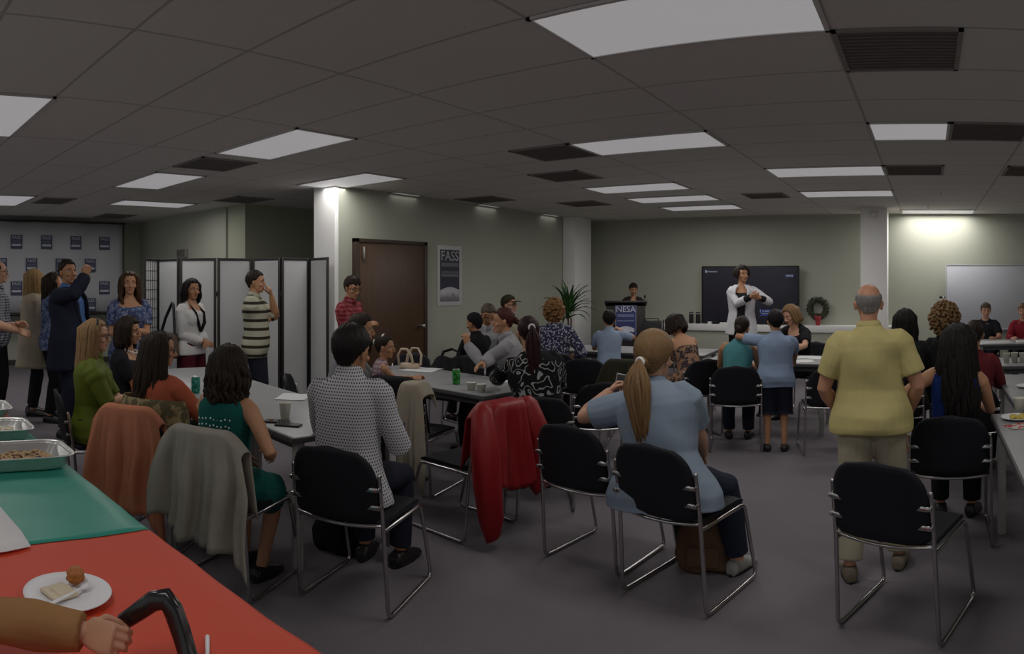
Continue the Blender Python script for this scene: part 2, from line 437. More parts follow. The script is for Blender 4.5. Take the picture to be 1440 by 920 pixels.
a_ = thing('alarm_horn', 'round white alarm on top of the right column', 'alarm', (-0.86, 10.84, 2.63))
flat('backplate', box((0, -0.008, 0), (0.16, 0.016, 0.13), bev=0.004), M_plastic_white, a_)
flat('dome', xform(lathe([(0.05, 0), (0.05, 0.02), (0.035, 0.045), (0.01, 0.055)], 20), Rx(PI / 2), (0, -0.014, 0)), M_plastic_white, a_)
# ------------------------------------------------------------------ helpers for placing
def face(dx, dy): return math.atan2(-dx, dy)      # heading whose local +Y points along (dx, dy)
M_black = mat('black vinyl', (0.012, 0.012, 0.016), 0.62, var=0.1, bump=0.15, bscale=300, spec=0.22)
M_blackp = mat('black plastic', (0.014, 0.013, 0.015), 0.5, var=0.05, spec=0.35)
M_tube = mat('chrome tube', (0.50, 0.48, 0.47), 0.2, 1.0, 0.02)

# ------------------------------------------------------------------ sled-base chairs
def make_chair():
    r = empty('stacking_chair')
    hw = 0.235
    for s in (-1, 1):
        x = s * hw
        pts = fillet([(x * 0.985, -0.075, 0.69), (x, -0.035, 0.44), (x * 1.04, 0.0, 0.013), (x * 1.04, 0.52, 0.013), (x, 0.40, 0.425), (x, -0.03, 0.425)], 0.045, 5)
        obj('side_frame', tube(pts, 0.0105, 10), M_tube, r)
        for z in (0.63, 0.545):
            flat('bracket', join([xform(box((0, 0, 0), (0.058, 0.008, 0.022), bev=0.003), Rx(-0.16), (x - s * 0.032, -0.0945 + (0.63 - z) * 0.17, z)), box((x, -0.078 + (0.63 - z) * 0.12, z), (0.014, 0.04, 0.018), bev=0.004)]), M_tube, r)
    # bowed tube under the backrest
    obj('cross_tube', tube([(hw * k, -0.036 - 0.030 * (1 - k * k), 0.452 - 0.012 * (1 - k * k)) for k in np.linspace(-1, 1, 13)], 0.009, 8), M_tube, r)
    # backrest: rounded top, gently bowed
    W, z0, z1, nx, nz = 0.224, 0.462, 0.818, 20, 16
    def grid(off):
        out = []
        for i in range(nz + 1):
            for j in range(nx + 1):
                u = j / nx * 2 - 1; w_ = i / nz; z = z0 + (z1 - z0) * w_; wid = W
                rr = 0.165
                if z > z1 - rr: wid = W - rr + rr * math.sqrt(max(0, 1 - ((z - (z1 - rr)) / rr) ** 2.3))
                if z < z0 + 0.03: wid = wid - 0.03 + 0.03 * math.sqrt(max(0, 1 - ((z0 + 0.03 - z) / 0.03) ** 2))
                x = u * wid; zz = z - (0.012 * u * u if w_ > 0.95 else 0)
                edge = min(1.0, (1 - abs(u)) * 10 + 0.25, w_ * 12 + 0.25, (1 - w_) * 12 + 0.25)
                y = -0.045 - 0.17 * (z - 0.46) - 0.035 * (1 - (x / W) ** 2) + off * edge
                out.append((x, y, zz))
        return np.array(out)
    A, B = grid(0.014), grid(-0.014); n = nx + 1; k = len(A); Fs = []
    for i in range(nz):
        for j in range(nx):
            a = i * n + j; Fs.append((a, a + n, a + n + 1, a + 1)); Fs.append((k + a, k + a + 1, k + a + n + 1, k + a + n))
    per = [j for j in range(n)] + [i * n + nx for i in range(1, nz + 1)] + [nz * n + j for j in range(nx - 1, -1, -1)] + [i * n for i in range(nz - 1, 0, -1)]
    for a, b in zip(per, per[1:] + per[:1]): Fs.append((a, b, k + b, k + a))
    obj('backrest', (np.concatenate([A, B]), Fs), M_black, r)
    # padded seat with a waterfall front
    prof = [(-0.02, 0.436), (-0.022, 0.455), (0.0, 0.468), (0.10, 0.466), (0.26, 0.468), (0.37, 0.464), (0.42, 0.448), (0.43, 0.430), (0.40, 0.424), (0.2, 0.430), (0.0, 0.430)]
    rings = []
    for k_ in np.linspace(-1, 1, 9):
        sc = 1 - 0.06 * abs(k_) ** 6
        rings.append(np.array([(k_ * 0.222, 0.2 + (y - 0.2) * sc, 0.446 + (z - 0.446) * (1 if abs(k_) < 0.99 else 0.6)) for y, z in prof]))
    flat('seat', loft(rings), M_black, r)
    return r
chair0 = make_chair(); chair_used = [0]
def chair(x, y, fx, fy, label, group='black stacking chairs'):
    r = chair0 if not chair_used[0] else copy_tree(chair0); chair_used[0] = 1
    r.location = (x, y, 0); r.rotation_euler = (0, 0, face(fx, fy))
    tag(r, label, 'chair', group); return r
CH = {}
def P0(px, d): a = (px - 1305) / FPX; return d * math.sin(a), d * math.cos(a)
def C_(key, *a): CH[key] = chair(*a)
C_('front', -0.18, 3.015, .35, .94, 'empty black sled-base chair in front of the man in yellow')
C_('blond', -1.255, 3.085, .21, .98, 'black chrome chair that the woman with the blond ponytail sits on')
C_('elbow', -1.83, 3.29, .12, .99, 'empty black chair under the elbow of the woman with the blond ponytail')
C_('white', -2.48, 2.165, -.33, .94, 'black chrome chair of the man in the dotted white shirt')
C_('teal', -3.00, 1.73, -.40, .92, 'chair with a gray cardigan over its back, under the woman in teal')
C_('coral', -3.68, 1.65, -.58, .81, 'chair hidden under the peach cardigan')
C_('green', -4.59, 1.56, .2, .97, 'black chair of the woman in the green blouse')
C_('pearl', -5.20, 1.98, .15, 1.0, 'black chair of the woman with the pearl necklace')
C_('redj', -2.54, 3.44, -.995, .1, 'black chair with a red jacket over its back')
C_('coats', -3.52, 3.66, -.2, .98, 'black chair carrying a black coat and a beige jacket')
C_('far2', -4.38, 5.42, .15, -1.0, 'black chair seen under the far side of the middle table')
C_('swirl', -2.51, 3.93, -.55, .83, 'black chair of the woman in the black and white swirl top')
C_('curlchair', -2.42, 4.72, -.6, .8, 'tilted looking black chair behind the empty one with the elbow')
C_('mid', -3.30, 6.06, -.3, .95, 'empty black chair in front of the boy leaning at the lectern side')
C_('bare', -2.22, 6.46, -.75, .66, 'black chair of the bare-shouldered woman')
C_('tealkid', -1.74, 6.05, -.27, .96, 'black chair behind the child in turquoise, seen square from behind')
C_('side', -0.87, 6.12, -.3, .95, 'black chair half hidden between the boy and the man in yellow')
C_('wblack', -1.42, 8.36, -.15, -1.0, 'black chair of the woman in black holding her head')
C_('blue', 0.13, 4.02, .02, 1.0, 'black chair of the long-haired woman in blue')
C_('bhair', -0.27, 5.72, .02, 1.0, 'black chair of the black-haired person behind the man in yellow')
C_('far1', -4.92, 5.20, .25, -1.0, 'black chair back showing behind the cream handbag straps')
C_('girl', -4.46, 3.45, .7, .72, 'black chair left of the head of the man in the dotted shirt')

# ------------------------------------------------------------------ tables
M_top = mat('gray laminate', (0.285, 0.29, 0.295), 0.38, var=0.05, vscale=3)
M_edge = mat('dark table edge', (0.075, 0.075, 0.078), 0.5)
M_leg = mat('gray table leg', (0.36, 0.355, 0.34), 0.45)
def table(x, y, rot, lx, ly, label, group=None):
    r = thing('folding_table', label, 'table', (x, y, 0), rot, group)
    flat('tabletop', box((0, 0, 0.7245), (lx - 0.008, ly - 0.008, 0.031), bev=0.004), M_top, r)
    e = 0.004
    flat('edge_band', join([box((0, s * (ly / 2), 0.722), (lx, 0.012, 0.03), bev=0.003) for s in (-1, 1)] + [box((s * (lx / 2), 0, 0.722), (0.012, ly, 0.03), bev=0.003) for s in (-1, 1)]), M_edge, r)
    for s in (-1, 1): flat('apron', box((0, s * (ly / 2 - 0.07), 0.68), (lx - 0.2, 0.02, 0.05)), M_edge, r)
    for sx in (-1, 1):
        for sy in (-1, 1):
            flat('leg', box((sx * (lx / 2 - 0.06), sy * (ly / 2 - 0.06), 0.355), (0.05, 0.05, 0.71), bev=0.006), M_leg, r)
    return r
C_('olive', *P0(880, 6.25), -.3, .95, 'black chair with a dark olive jacket over it near the blond ponytail')
C_('lecternchair', *P0(928, 9.6), .1, 1.0, 'black chair back in front of the equipment case by the lectern')
C_('tongs', -1.84, -0.24, .12, .99, 'black chair of the person in the tan sleeve behind the buffet')
C_('gwoman', -3.50, 5.40, -.6, -.8, 'black chair of the woman in the gray sweater')
C_('hood', *P0(690, 7.52), -.97, .23, 'black chair of the person in the black hood')
C_('wshirt', -4.96, 6.78, .4, -.92, 'black chair of the man leaning in a white shirt')
C_('capman', -5.50, 7.50, .99, .12, 'black chair of the person in the olive cap')
C_('curly', -3.84, 6.33, -.5, .86, 'black chair of the woman with ginger curls')
C_('curlyblond', 0.15, 6.38, .02, 1.0, 'black chair of the woman with blond curls')
C_('maroon', 0.31, 5.16, .1, 1.0, 'black chair of the person in maroon')
C_('farboy', 0.86, 10.45, -.05, -1.0, 'black chair of the blurred boy at the far table')
C_('redkid', 1.46, 10.42, -.1, -1.0, 'black chair of the child in red at the far table')

# ------------------------------------------------------------------ tables proper
table(-3.80, 2.70, rad(-7.2), 1.86, 0.76, 'gray table in front of the woman in teal, with phones and a green can')
table(-5.29, 2.893, rad(-7.2), 1.16, 0.76, 'gray table by the woman with the pearl necklace')
table(-3.88, 4.49, rad(-8), 1.86, 0.76, 'gray table with the green can and napkin beside the red jacket')
table(-3.40, 7.62, rad(4), 1.80, 0.76, 'gray table where the bare-shouldered woman leans')
table(-1.68, 7.20, rad(2), 1.30, 0.76, 'gray table covered with papers before the woman in black')
table(0.80, 3.42, rad(90), 1.80, 0.80, 'gray table nearest the picture edge beside the empty front chair')
table(0.99, 5.28, rad(90), 1.66, 0.80, 'gray table beside the long-haired woman in blue')
table(1.55, 7.10, rad(0), 1.80, 0.76, 'gray table with the row of cups')
table(1.55, 9.45, rad(0), 1.80, 0.76, 'gray table with white papers in front of the two far boys')

# ------------------------------------------------------------------ buffet with plastic cloths
M_red = mat('red table plastic', (0.62, 0.060, 0.022), 0.6, var=0.06, bump=0.06, bscale=18)
M_green = mat('green table plastic', (0.035, 0.30, 0.225), 0.40, var=0.06, bump=0.06, bscale=18)
r = thing('buffet_table', 'long buffet table under red and green plastic cloths', 'table', (-2.7, 0.57, 0))
flat('tabletop', box((0, 0, 0.71), (3.9, 0.78, 0.05), bev=0.006), M_top, r)
for sx in (-1.8, -0.1, 1.8):
    for sy in (-0.33, 0.33): flat('leg', box((sx, sy, 0.345), (0.04, 0.04, 0.69), bev=0.005), M_leg, r)
def cloth_cover(x0, x1, m, label, z):
    """table cover that falls over both long edges in soft folds"""
    nx = max(8, int((x1 - x0) / 0.04)); prof = []
    for k in range(9): prof.append((-0.413 - 0.012 * math.sin(k), 0.40 + 0.335 * k / 8, 1 - k / 8))
    prof.append((-0.40, z, 0)); 
    for k in range(1, 12): prof.append((-0.40 + 0.80 * k / 12, z, 0))
    prof.append((0.40, z, 0))
    for k in range(9): prof.append((0.413, 0.735 - 0.335 * k / 8, k / 8))
    V = []; n = len(prof)
    for i in range(nx + 1):
        x = x0 + (x1 - x0) * i / nx
        for (y, zz, f) in prof:
            wv = 0.016 * f * math.sin(x * 19 + (1 if y > 0 else 2)) + 0.008 * f * math.sin(x * 43)
            rip = 0.0016 * math.sin(x * 9 + y * 13) + 0.0012 * math.sin(x * 23 - y * 17) if f == 0 else 0
            V.append((x, y + (wv + 0.03 * f * f) * (1 if y > 0 else -1), zz + rip))
    V = np.array(V); Fs = [(i * n + j, i * n + j + 1, (i + 1) * n + j + 1, (i + 1) * n + j) for i in range(nx) for j in range(n - 1)]
    o = obj('tablecloth', (V, Fs), m); o.location = (0, 0.57, 0); s_ = o.modifiers.new('thickness', 'SOLIDIFY'); s_.thickness = 0.0015
    tag(o, label, 'tablecloth'); return o
cloth_cover(-2.13, -0.72, M_red, 'red plastic tablecloth under the paper plate', 0.7395)
cloth_cover(-4.02, -2.10, M_green, 'green plastic tablecloth under the foil trays', 0.7425)
cloth_cover(-4.68, -3.98, M_red, 'strip of red tablecloth at the far end of the buffet', 0.7395)
TZ = 0.7468
M_foil = mat('aluminium foil', (0.72, 0.72, 0.70), 0.34, 0.75, 0.08, 30, 0.1, 80)
def tray(x, y, rot, label, fill):
    r = thing('foil_tray', label, 'foil tray', (x, y, TZ), rot, 'foil trays on the buffet')
    L, Wd, H = 0.52, 0.33, 0.068; n = 120
    def rr(l, w_, z, ripple=0.0):
        out = []
        for i in range(n):
            a = 2 * PI * i / n; ca, sa = math.cos(a), math.sin(a); k = (abs(ca) ** 6 + abs(sa) ** 6) ** (-1 / 6)
            rp = 1 + ripple * (1 if i % 2 else -1)
            out.append((l / 2 * ca * k * rp, w_ / 2 * sa * k * rp, z))
        return np.array(out)
    rings = [rr(L - 0.10, Wd - 0.09, 0.001), rr(L - 0.07, Wd - 0.06, 0.012, 0.006), rr(L - 0.035, Wd - 0.03, H - 0.008, 0.006), rr(L - 0.02, Wd - 0.02, H), rr(L, Wd, H + 0.002), rr(L + 0.006, Wd + 0.006, H - 0.003), rr(L, Wd, H - 0.005), rr(L - 0.024, Wd - 0.024, H - 0.008), rr(L - 0.045, Wd - 0.04, H - 0.012, 0.006), rr(L - 0.085, Wd - 0.075, 0.009, 0.005)]
    obj('pan', loft(rings), M_foil, r)
    rn = random.Random(int(abs(x) * 100))
    if fill == 'pasta':
        parts = [ellipsoid((0, 0, 0.012), (0.20, 0.115, 0.022))]
        for _ in range(130):
            px, py = rn.uniform(-.18, .18), rn.uniform(-.10, .10); a = rn.uniform(0, PI)
            d_ = np.array((math.cos(a), math.sin(a), rn.uniform(-.2, .2))) * 0.03; c_ = np.array((px, py, 0.032 - 0.25 * (px * px) - 0.6 * py * py + rn.uniform(0, .008)))
            parts.append(tube([c_ - d_, c_ + np.array((0, 0, .006)), c_ + d_], 0.0045, 5))
        o = obj('noodles', join(parts), mat('noodles', (0.52, 0.34, 0.16), 0.6, var=0.35, vscale=40), r); o['kind'] = 'stuff'
        parts = []
        for _ in range(26):
            parts.append(ellipsoid((rn.uniform(-.14, .14), rn.uniform(-.07, .07), 0.040), (0.013, 0.009, 0.006), Rz(rn.uniform(0, 3)), 8, 5))
        o = obj('meat_bits', join(parts), mat('browned meat', (0.09, 0.04, 0.02), 0.6, var=0.3, vscale=50), r); o['kind'] = 'stuff'
    else:
        parts = [ellipsoid((0, 0, 0.012), (0.20, 0.115, 0.026))]
        for _ in range(60):
            parts.append(ellipsoid((rn.uniform(-.17, .17), rn.uniform(-.09, .09), 0.030 + rn.uniform(0, .008)), (rn.uniform(.015, .03), rn.uniform(.01, .02), .006), Rz(rn.uniform(0, 3)) @ Rx(rn.uniform(-.5, .5)), 8, 5))
        o = obj('salad', join(parts), mat('salad ' + fill, {'salad': (0.62, 0.56, 0.42), 'cheese': (0.62, 0.55, 0.33)}[fill], 0.6, var=0.5, vscale=30), r); o['kind'] = 'stuff'
    return r
tray(-3.02, 0.73, PI / 2 - 0.03, 'largest looking foil tray of brown noodles on the green cloth', 'pasta')
tray(-3.58, 0.70, PI / 2 - 0.05, 'middle foil tray with pale salad and bread', 'salad')
tray(-4.15, 0.72, PI / 2 - 0.05, 'farthest foil tray at the end of the green cloth', 'cheese')
b_ = obj('bread_roll', remesh(join([ellipsoid((0, 0, 0), (.05, .04, .03)), ellipsoid((.03, .01, .01), (.035, .03, .026))]), 0.006, 3), mat('bread crust', (0.46, 0.22, 0.08), 0.6, var=0.3, vscale=25)); b_.location = (-3.56, 0.50, TZ + 0.06)
tag(b_, 'brown bread piece lying in the middle foil tray', 'bread')
pp = obj('paper_sheet', loft([ring((0, 0, z), np.array((1., 0, 0)), np.array((0, 1., 0)), 0.36, 0.24, 24, 14.0) for z in (0, 0.0015)]), mat('white paper', (0.80, 0.79, 0.80), 0.7, var=0.02)); pp.location = (-2.40, 0.31, TZ + 0.002); pp.rotation_euler = (0, 0, 0.06)
tag(pp, 'white sheet lying across the red and green cloths', 'paper')
pl = thing('paper_plate', 'white paper plate with food on the red cloth', 'plate', (-1.725, 0.565, TZ - 0.004))
obj('dish', lathe([(0.001, 0.002), (0.078, 0.002), (0.094, 0.008), (0.113, 0.015), (0.118, 0.016), (0.117, 0.018), (0.093, 0.0115), (0.076, 0.005), (0.001, 0.005)], 48), mat('plate white', (0.80, 0.79, 0.82), 0.5, var=0.02), pl)
def put(o, loc, label, cat, rz=0, group=None):
    o.location = loc; o.rotation_euler = (0, 0, rz); return tag(o, label, cat, group)
put(flat('cheese_slice', remesh(join([box((0, 0, 0.006), (0.085, 0.075, 0.010), bev=0.003), box((0.01, 0.008, 0.013), (0.06, 0.05, 0.006), bev=0.002)]), 0.0035, 2), mat('pale cheese', (0.62, 0.53, 0.37), 0.5, var=0.12, vscale=40)), (-1.735, 0.545, TZ + 0.002), 'pale slice of food lying on the paper plate', 'food', 0.25)
mb = [ellipsoid((0, 0, 0.024), (0.025, 0.024, 0.024))] + [ellipsoid((0.021 * math.cos(a) * math.cos(b), 0.021 * math.sin(a) * math.cos(b), 0.024 + 0.020 * math.sin(b)), (0.008, 0.008, 0.007), None, 8, 6) for a in np.linspace(0, 6, 9) for b in (-0.3, 0.5, 1.1)]
put(obj('meatball', remesh(join(mb), 0.003, 2), mat('fried crust', (0.40, 0.135, 0.02), 0.5, var=0.45, vscale=90)), (-1.775, 0.605, TZ + 0.003), 'round orange-brown fritter on the paper plate', 'food')
def cutlery(name, L=0.16):
    parts = [tube([(0, 0, 0.003), (0, L * 0.5, 0.004), (0, L * 0.72, 0.006)], [0.006, 0.005, 0.004], 8, True, 1.0)]
    parts += [tube([(0, L * 0.7, 0.006), (0, L * 0.78, 0.005), (0, L * 0.86, 0.004)], [0.004, 0.010, 0.011], 8)] + [tube([(x, L * 0.86, 0.004), (x, L, 0.006)], [0.0018, 0.0012], 6) for x in (-.008, -.0027, .0027, .008)]
    return xform(join(parts), np.diag((1, 1, 0.7)))
M_plw = mat('white plastic cutlery', (0.78, 0.77, 0.78), 0.35, var=0.02)
put(obj('plastic_fork', cutlery('f'), M_plw), (-1.665, 0.50, TZ + 0.012), 'white plastic fork lying across the paper plate', 'fork', 0.5)
put(obj('plastic_fork', cutlery('f'), M_plw), (-1.395, 0.80, TZ - .003), 'white plastic fork handle on the red cloth near the tongs', 'fork', face(.87, -.5))

# ------------------------------------------------------------------ garments over chair backs
CL0 = cloth
def drape(key, name, label, m, back=0.50, front=0.22, hw=0.26, folds=6, amp=0.02, ztop=0.84, sleeve=None, skew=0.0, seed=1, depth=0.07, tail=None, shift=(0, 0, 0)):
    """cloth thrown over a backrest: falls behind it and in front of it"""
    rn = random.Random(seed); nx = 56; path = []
    nb, nt, nf = 16, 7, 8
    for i in range(nb + 1): path.append((-1, i / nb))
    for i in range(1, nt): path.append((0, i / nt))
    for i in range(nf + 1): path.append((1, i / nf))
    ph = [rn.uniform(0, 6) for _ in range(6)]
    V = []
    for i in range(nx + 1):
        u = i / nx * 2 - 1
        top = ztop - 0.15 * max(0, abs(u) - 0.55) ** 1.6 * 2.2
        hang = back * (1 + 0.10 * math.sin(u * 3.1 + ph[0]) + skew * u + (tail(u) if tail else 0))
        for side, q in path:
            flare = 1.0
            if side == -1:
                d_ = 1 - q; z = top - hang * d_; y = -0.125 - depth * 0.4 - 0.05 * d_; fl = d_; flare = 0.80 + 0.16 * min(1, d_ * 3) + 0.06 * d_
            elif side == 0:
                a = PI * q; z = top + 0.022 * math.sin(a); y = -0.125 - depth * 0.4 + (depth * 0.9) * (0.5 - 0.5 * math.cos(a)); fl = 0.02; flare = 0.80
            else:
                z = top - front * q; y = -0.125 + depth * 0.5 + 0.02 * q; fl = 0.25 * q; flare = 0.80 + 0.1 * q
            wv = amp * (min(1, fl * 2.0)) * (math.sin(u * folds * 2.2 + ph[1]) + 0.55 * math.sin(u * folds * 4.1 + ph[2] + 1.5 * fl) + 0.3 * math.sin(u * folds * 7.3 + ph[3]))
            y2 = y - 0.030 * (1 - u * u) + wv * (-1 if side <= 0 else -0.6)
            x = u * hw * flare + 0.012 * fl * math.sin(7 * fl + ph[4] + u * 3)
            V.append((x, y2, z + 0.008 * math.sin(u * 9 + ph[5]) * fl))
    n = len(path); V = np.array(V); Fs = [(i * n + j, (i + 1) * n + j, (i + 1) * n + j + 1, i * n + j + 1) for i in range(nx) for j in range(n - 1)]
    o = obj(name, (V, Fs), m); s_ = o.modifiers.new('thickness', 'SOLIDIFY'); s_.thickness = 0.007; s_.offset = 0
    c = CH[key]; o.location = c.location + Matrix.Rotation(c.rotation_euler[2], 3, 'Z') @ Vector(shift); o.rotation_euler = c.rotation_euler
    if sleeve:
        for pts, rr in sleeve:
            V2, F2 = tube(pts, rr, 14); ph2 = rn.uniform(0, 6)
            V2 = V2 + 0.006 * np.sin(V2[:, [2, 0, 1]] * 60 + ph2) + 0.004 * np.sin(V2[:, [1, 2, 0]] * 110 + ph2)
            obj('sleeve', (V2, F2), m, o)
    return tag(o, label, 'cardigan' if 'cardigan' in name else 'jacket')
M_graycard = cloth('gray knit', (0.30, 0.275, 0.235), bump=0.5)
M_peach = cloth('peach knit', (0.52, 0.20, 0.115), bump=0.4)
M_redjack = mat('red nylon', (0.235, 0.006, 0.009), 0.5, var=0.15, vscale=8, bump=0.1, bscale=60, spec=0.35)
M_blackcoat = cloth('black coat wool', (0.014, 0.013, 0.014))
M_beige = cloth('beige jacket cloth', (0.36, 0.32, 0.25))
drape('teal', 'cardigan', 'gray knit cardigan draped over the chair of the woman in teal', M_graycard, 0.46, 0.30, 0.31, 5, 0.027, 0.85, None, 0.10, 3, 0.09, lambda u: 0.28 * max(0, u - 0.35), (0.055, 0, 0))
drape('coral', 'cardigan', 'peach cardigan draped over a chair beside the gray cardigan', M_peach, 0.62, 0.30, 0.275, 5, 0.022, 0.85, None, -0.04, 5, 0.09)
drape('redj', 'jacket', 'red jacket hung over a chair back, sleeve nearly touching the floor', M_redjack, 0.46, 0.30, 0.25, 3, 0.024, 0.84, [([(-0.22, -0.19, 0.80), (-0.27, -0.25, 0.62), (-0.26, -0.26, 0.42), (-0.22, -0.25, 0.22), (-0.20, -0.24, 0.13)], [0.07, 0.085, 0.08, 0.075, 0.06]), ([(0.20, -0.17, 0.80), (0.25, -0.24, 0.60), (0.24, -0.25, 0.42), (0.22, -0.25, 0.32)], [0.07, 0.08, 0.075, 0.06])], -0.05, 8, 0.20, None, (0.0, 0.055, -0.015))
drape('coats', 'jacket', 'black coat over a chair behind the man in the dotted shirt', M_blackcoat, 0.40, 0.30, 0.29, 4, 0.016, 0.87, None, 0, 11, 0.12)
j2 = drape('coats', 'jacket', 'beige jacket hanging over the black coat on a chair', M_beige, 0.62, 0.1, 0.13, 3, 0.012, 0.85, None, 0.1, 12, 0.19)
drape('olive', 'jacket', 'dark olive jacket over a chair between the boy and the blond ponytail', CL0('dark olive cloth', (0.030, 0.028, 0.018)), 0.42, 0.25, 0.26, 4, 0.016, 0.86, None, 0.05, 21, 0.10)
mwx = Matrix.Translation(CH['coats'].location) @ Matrix.Rotation(CH['coats'].rotation_euler[2], 4, 'Z')
j2.location = mwx @ Vector((0.20, -0.02, 0)); 

# ------------------------------------------------------------------ small things on the tables
def can(x, y, z, m, label):
    r = thing('soda_can', label, 'can', (x, y, z), 0.4)
    obj('body', lathe([(0.026, 0), (0.032, 0.006), (0.033, 0.012), (0.033, 0.108), (0.027, 0.121)], 24), m, r)
    obj('lid', lathe([(0.027, 0.120), (0.0285, 0.124), (0.026, 0.1245), (0.024, 0.1215), (0.001, 0.1215)], 24), M_steel, r)
    return r
TT = 0.741
can(-4.50, 2.48, TT, pat('can teal', 'floral', (0.01, 0.16, 0.12), (0.02, 0.24, 0.18), 30, (0.55, 0.6, 0.55), 0.35), 'teal soda can beside the woman in coral')
can(-3.53, 4.30, TT, pat('can green', 'floral', (0.01, 0.13, 0.015), (0.02, 0.22, 0.03), 30, (0.5, 0.55, 0.45), 0.35), 'green soda can on the table by the red jacket')
M_cup = mat('clear plastic cup', (0.62, 0.60, 0.52), 0.3, var=0.05)
M_drink = mat('yellow drink', (0.52, 0.44, 0.22), 0.3)
def cup(x, y, label, m=None, group='plastic cups', h=0.10):
    r = thing('plastic_cup', label, 'cup', (x, y, TT), 0, group); k = h / 0.10
    obj('wall', lathe([(0.001, 0.0), (0.026, 0.0), (0.0385, 0.098 * k), (0.040, 0.10 * k), (0.0375, 0.099 * k), (0.025, 0.004), (0.001, 0.004)], 24), m or M_cup, r)
    obj('drink', lathe([(0.001, 0.004), (0.0255, 0.004), (0.033, 0.062 * k), (0.001, 0.063 * k)], 24), M_drink, r)
cup(-3.36, 2.47, 'plastic cup with a yellowish drink behind the arm of the woman in teal')
cup(-3.14, 4.12, 'short plastic cup nearest the table corner by the red jacket', None, 'plastic cups', 0.06)
cup(-3.25, 4.14, 'short plastic cup next to another, beside the green can', None, 'plastic cups', 0.06)
for k, (x, y, l) in enumerate(((0.80, 6.98, 'yellowish plastic cup closest to the woman in maroon'), (0.89, 7.02, 'second plastic cup of the row beside the woman in maroon'), (0.97, 6.98, 'plastic cup in the middle of the row on the far gray table'), (1.04, 7.04, 'plastic cup at the end of the row on the far gray table'))): cup(x, y, l)
cup(0.575, 4.30, 'clear plastic cup at the picture edge by the plate of yellow food')
def phone(x, y, z, rz, label):
    r = thing('phone', label, 'phone', (x, y, z), rz)
    flat('case', box((0, 0, 0.005), (0.075, 0.15, 0.010), bev=0.004), M_blackp, r)
    flat('screen', box((0, 0.0, 0.0104), (0.066, 0.132, 0.001)), mat('phone glass', (0.03, 0.03, 0.035), 0.08, var=0.02, spec=0.8), r)
phone(-3.19, 2.37, TT, -1.0, 'black phone on the table edge beside the man in the dotted shirt')
phone(-3.31, 2.37, TT, -0.9, 'dark phone lying under the cup beside the other phone')
phone(-3.10, 4.55, TT, 0.6, 'black phone on the middle table near the woman in gray')
M_paper = mat('paper white', (0.62, 0.62, 0.62), 0.8, var=0.03)
def sheet(x, y, sx, sy, rz, label, z=TT, m=None, cat='paper'):
    n = 10; V = []; Fs = []
    rn = random.Random(int((x + y) * 997))
    a, b = rn.uniform(0, 6), rn.uniform(0, 6)
    for i in range(n + 1):
        for j in range(n + 1):
            V.append((sx * (i / n - .5), sy * (j / n - .5), 0.003 + 0.002 * math.sin(i * .9 + a) * math.sin(j * .7 + b)))
    for i in range(n):
        for j in range(n): Fs.append((i * (n + 1) + j, (i + 1) * (n + 1) + j, (i + 1) * (n + 1) + j + 1, i * (n + 1) + j + 1))
    o = obj('paper_sheet', (np.array(V), Fs), m or M_paper); o.location = (x, y, z); o.rotation_euler = (0, 0, rz); s_ = o.modifiers.new('t', 'SOLIDIFY'); s_.thickness = 0.001
    return tag(o, label, cat)
sheet(-3.95, 2.98, 0.22, 0.28, 0.7, 'white paper lying alone on the gray table before the folding screen')
sheet(-4.35, 4.78, 0.33, 0.30, 0.3, 'white paper beside the cream handbag straps and the little girl')
sheet(-1.38, 7.02, 0.40, 0.28, 0.2, 'paper in front of the woman in black, nearest the table corner')
sheet(-1.27, 7.38, 0.35, 0.28, -0.1, 'paper on the table corner behind the standing boy')
sheet(-1.98, 7.2, 0.30, 0.25, 0.5, 'paper beside the child in turquoise')
sheet(-3.0, 7.45, 0.30, 0.25, 0.2, 'paper under the arm of the bare-shouldered woman')
sheet(0.95, 9.35, 0.42, 0.35, 0.1, 'white papers before the blurred boy at the far table')
sheet(1.42, 9.38, 0.42, 0.35, -0.1, 'white papers before the boy in red')
sheet(-3.25, 4.70, 0.16, 0.14, 0.3, 'white napkin beside the black phone near the woman in gray')
def plate(x, y, label, food):
    r = thing('paper_plate', label, 'plate', (x, y, TT), 0)
    obj('dish', lathe([(0.001, 0.001), (0.07, 0.001), (0.10, 0.014), (0.108, 0.016), (0.10, 0.017), (0.068, 0.005), (0.001, 0.005)], 32), mat('plate white', (0.8, 0.79, 0.82), 0.5), r)
    rn = random.Random(int(y * 100))
    o = obj('food', join([ellipsoid((rn.uniform(-.04, .04), rn.uniform(-.04, .04), 0.014), (rn.uniform(.01, .025), rn.uniform(.01, .02), .014), Rz(rn.uniform(0, 3)), 8, 6) for _ in range(14)]), food, r); o['kind'] = 'stuff'
M_yfood = mat('yellow food', (0.50, 0.40, 0.08), 0.6, var=0.3, vscale=40)
plate(0.545, 4.13, 'paper plate of yellow food on the nearest right-hand table', M_yfood)
plate(0.80, 5.35, 'paper plate of yellow food beside the long hair of the woman in blue', M_yfood)
sheet(0.53, 3.92, 0.16, 0.13, 0.4, 'crumpled red and white napkin below the plate of yellow food', TT, pat('red napkin', 'floral', (0.5, 0.48, 0.45), (0.45, 0.06, 0.05), 18, (0.08, 0.08, 0.05)), 'napkin')
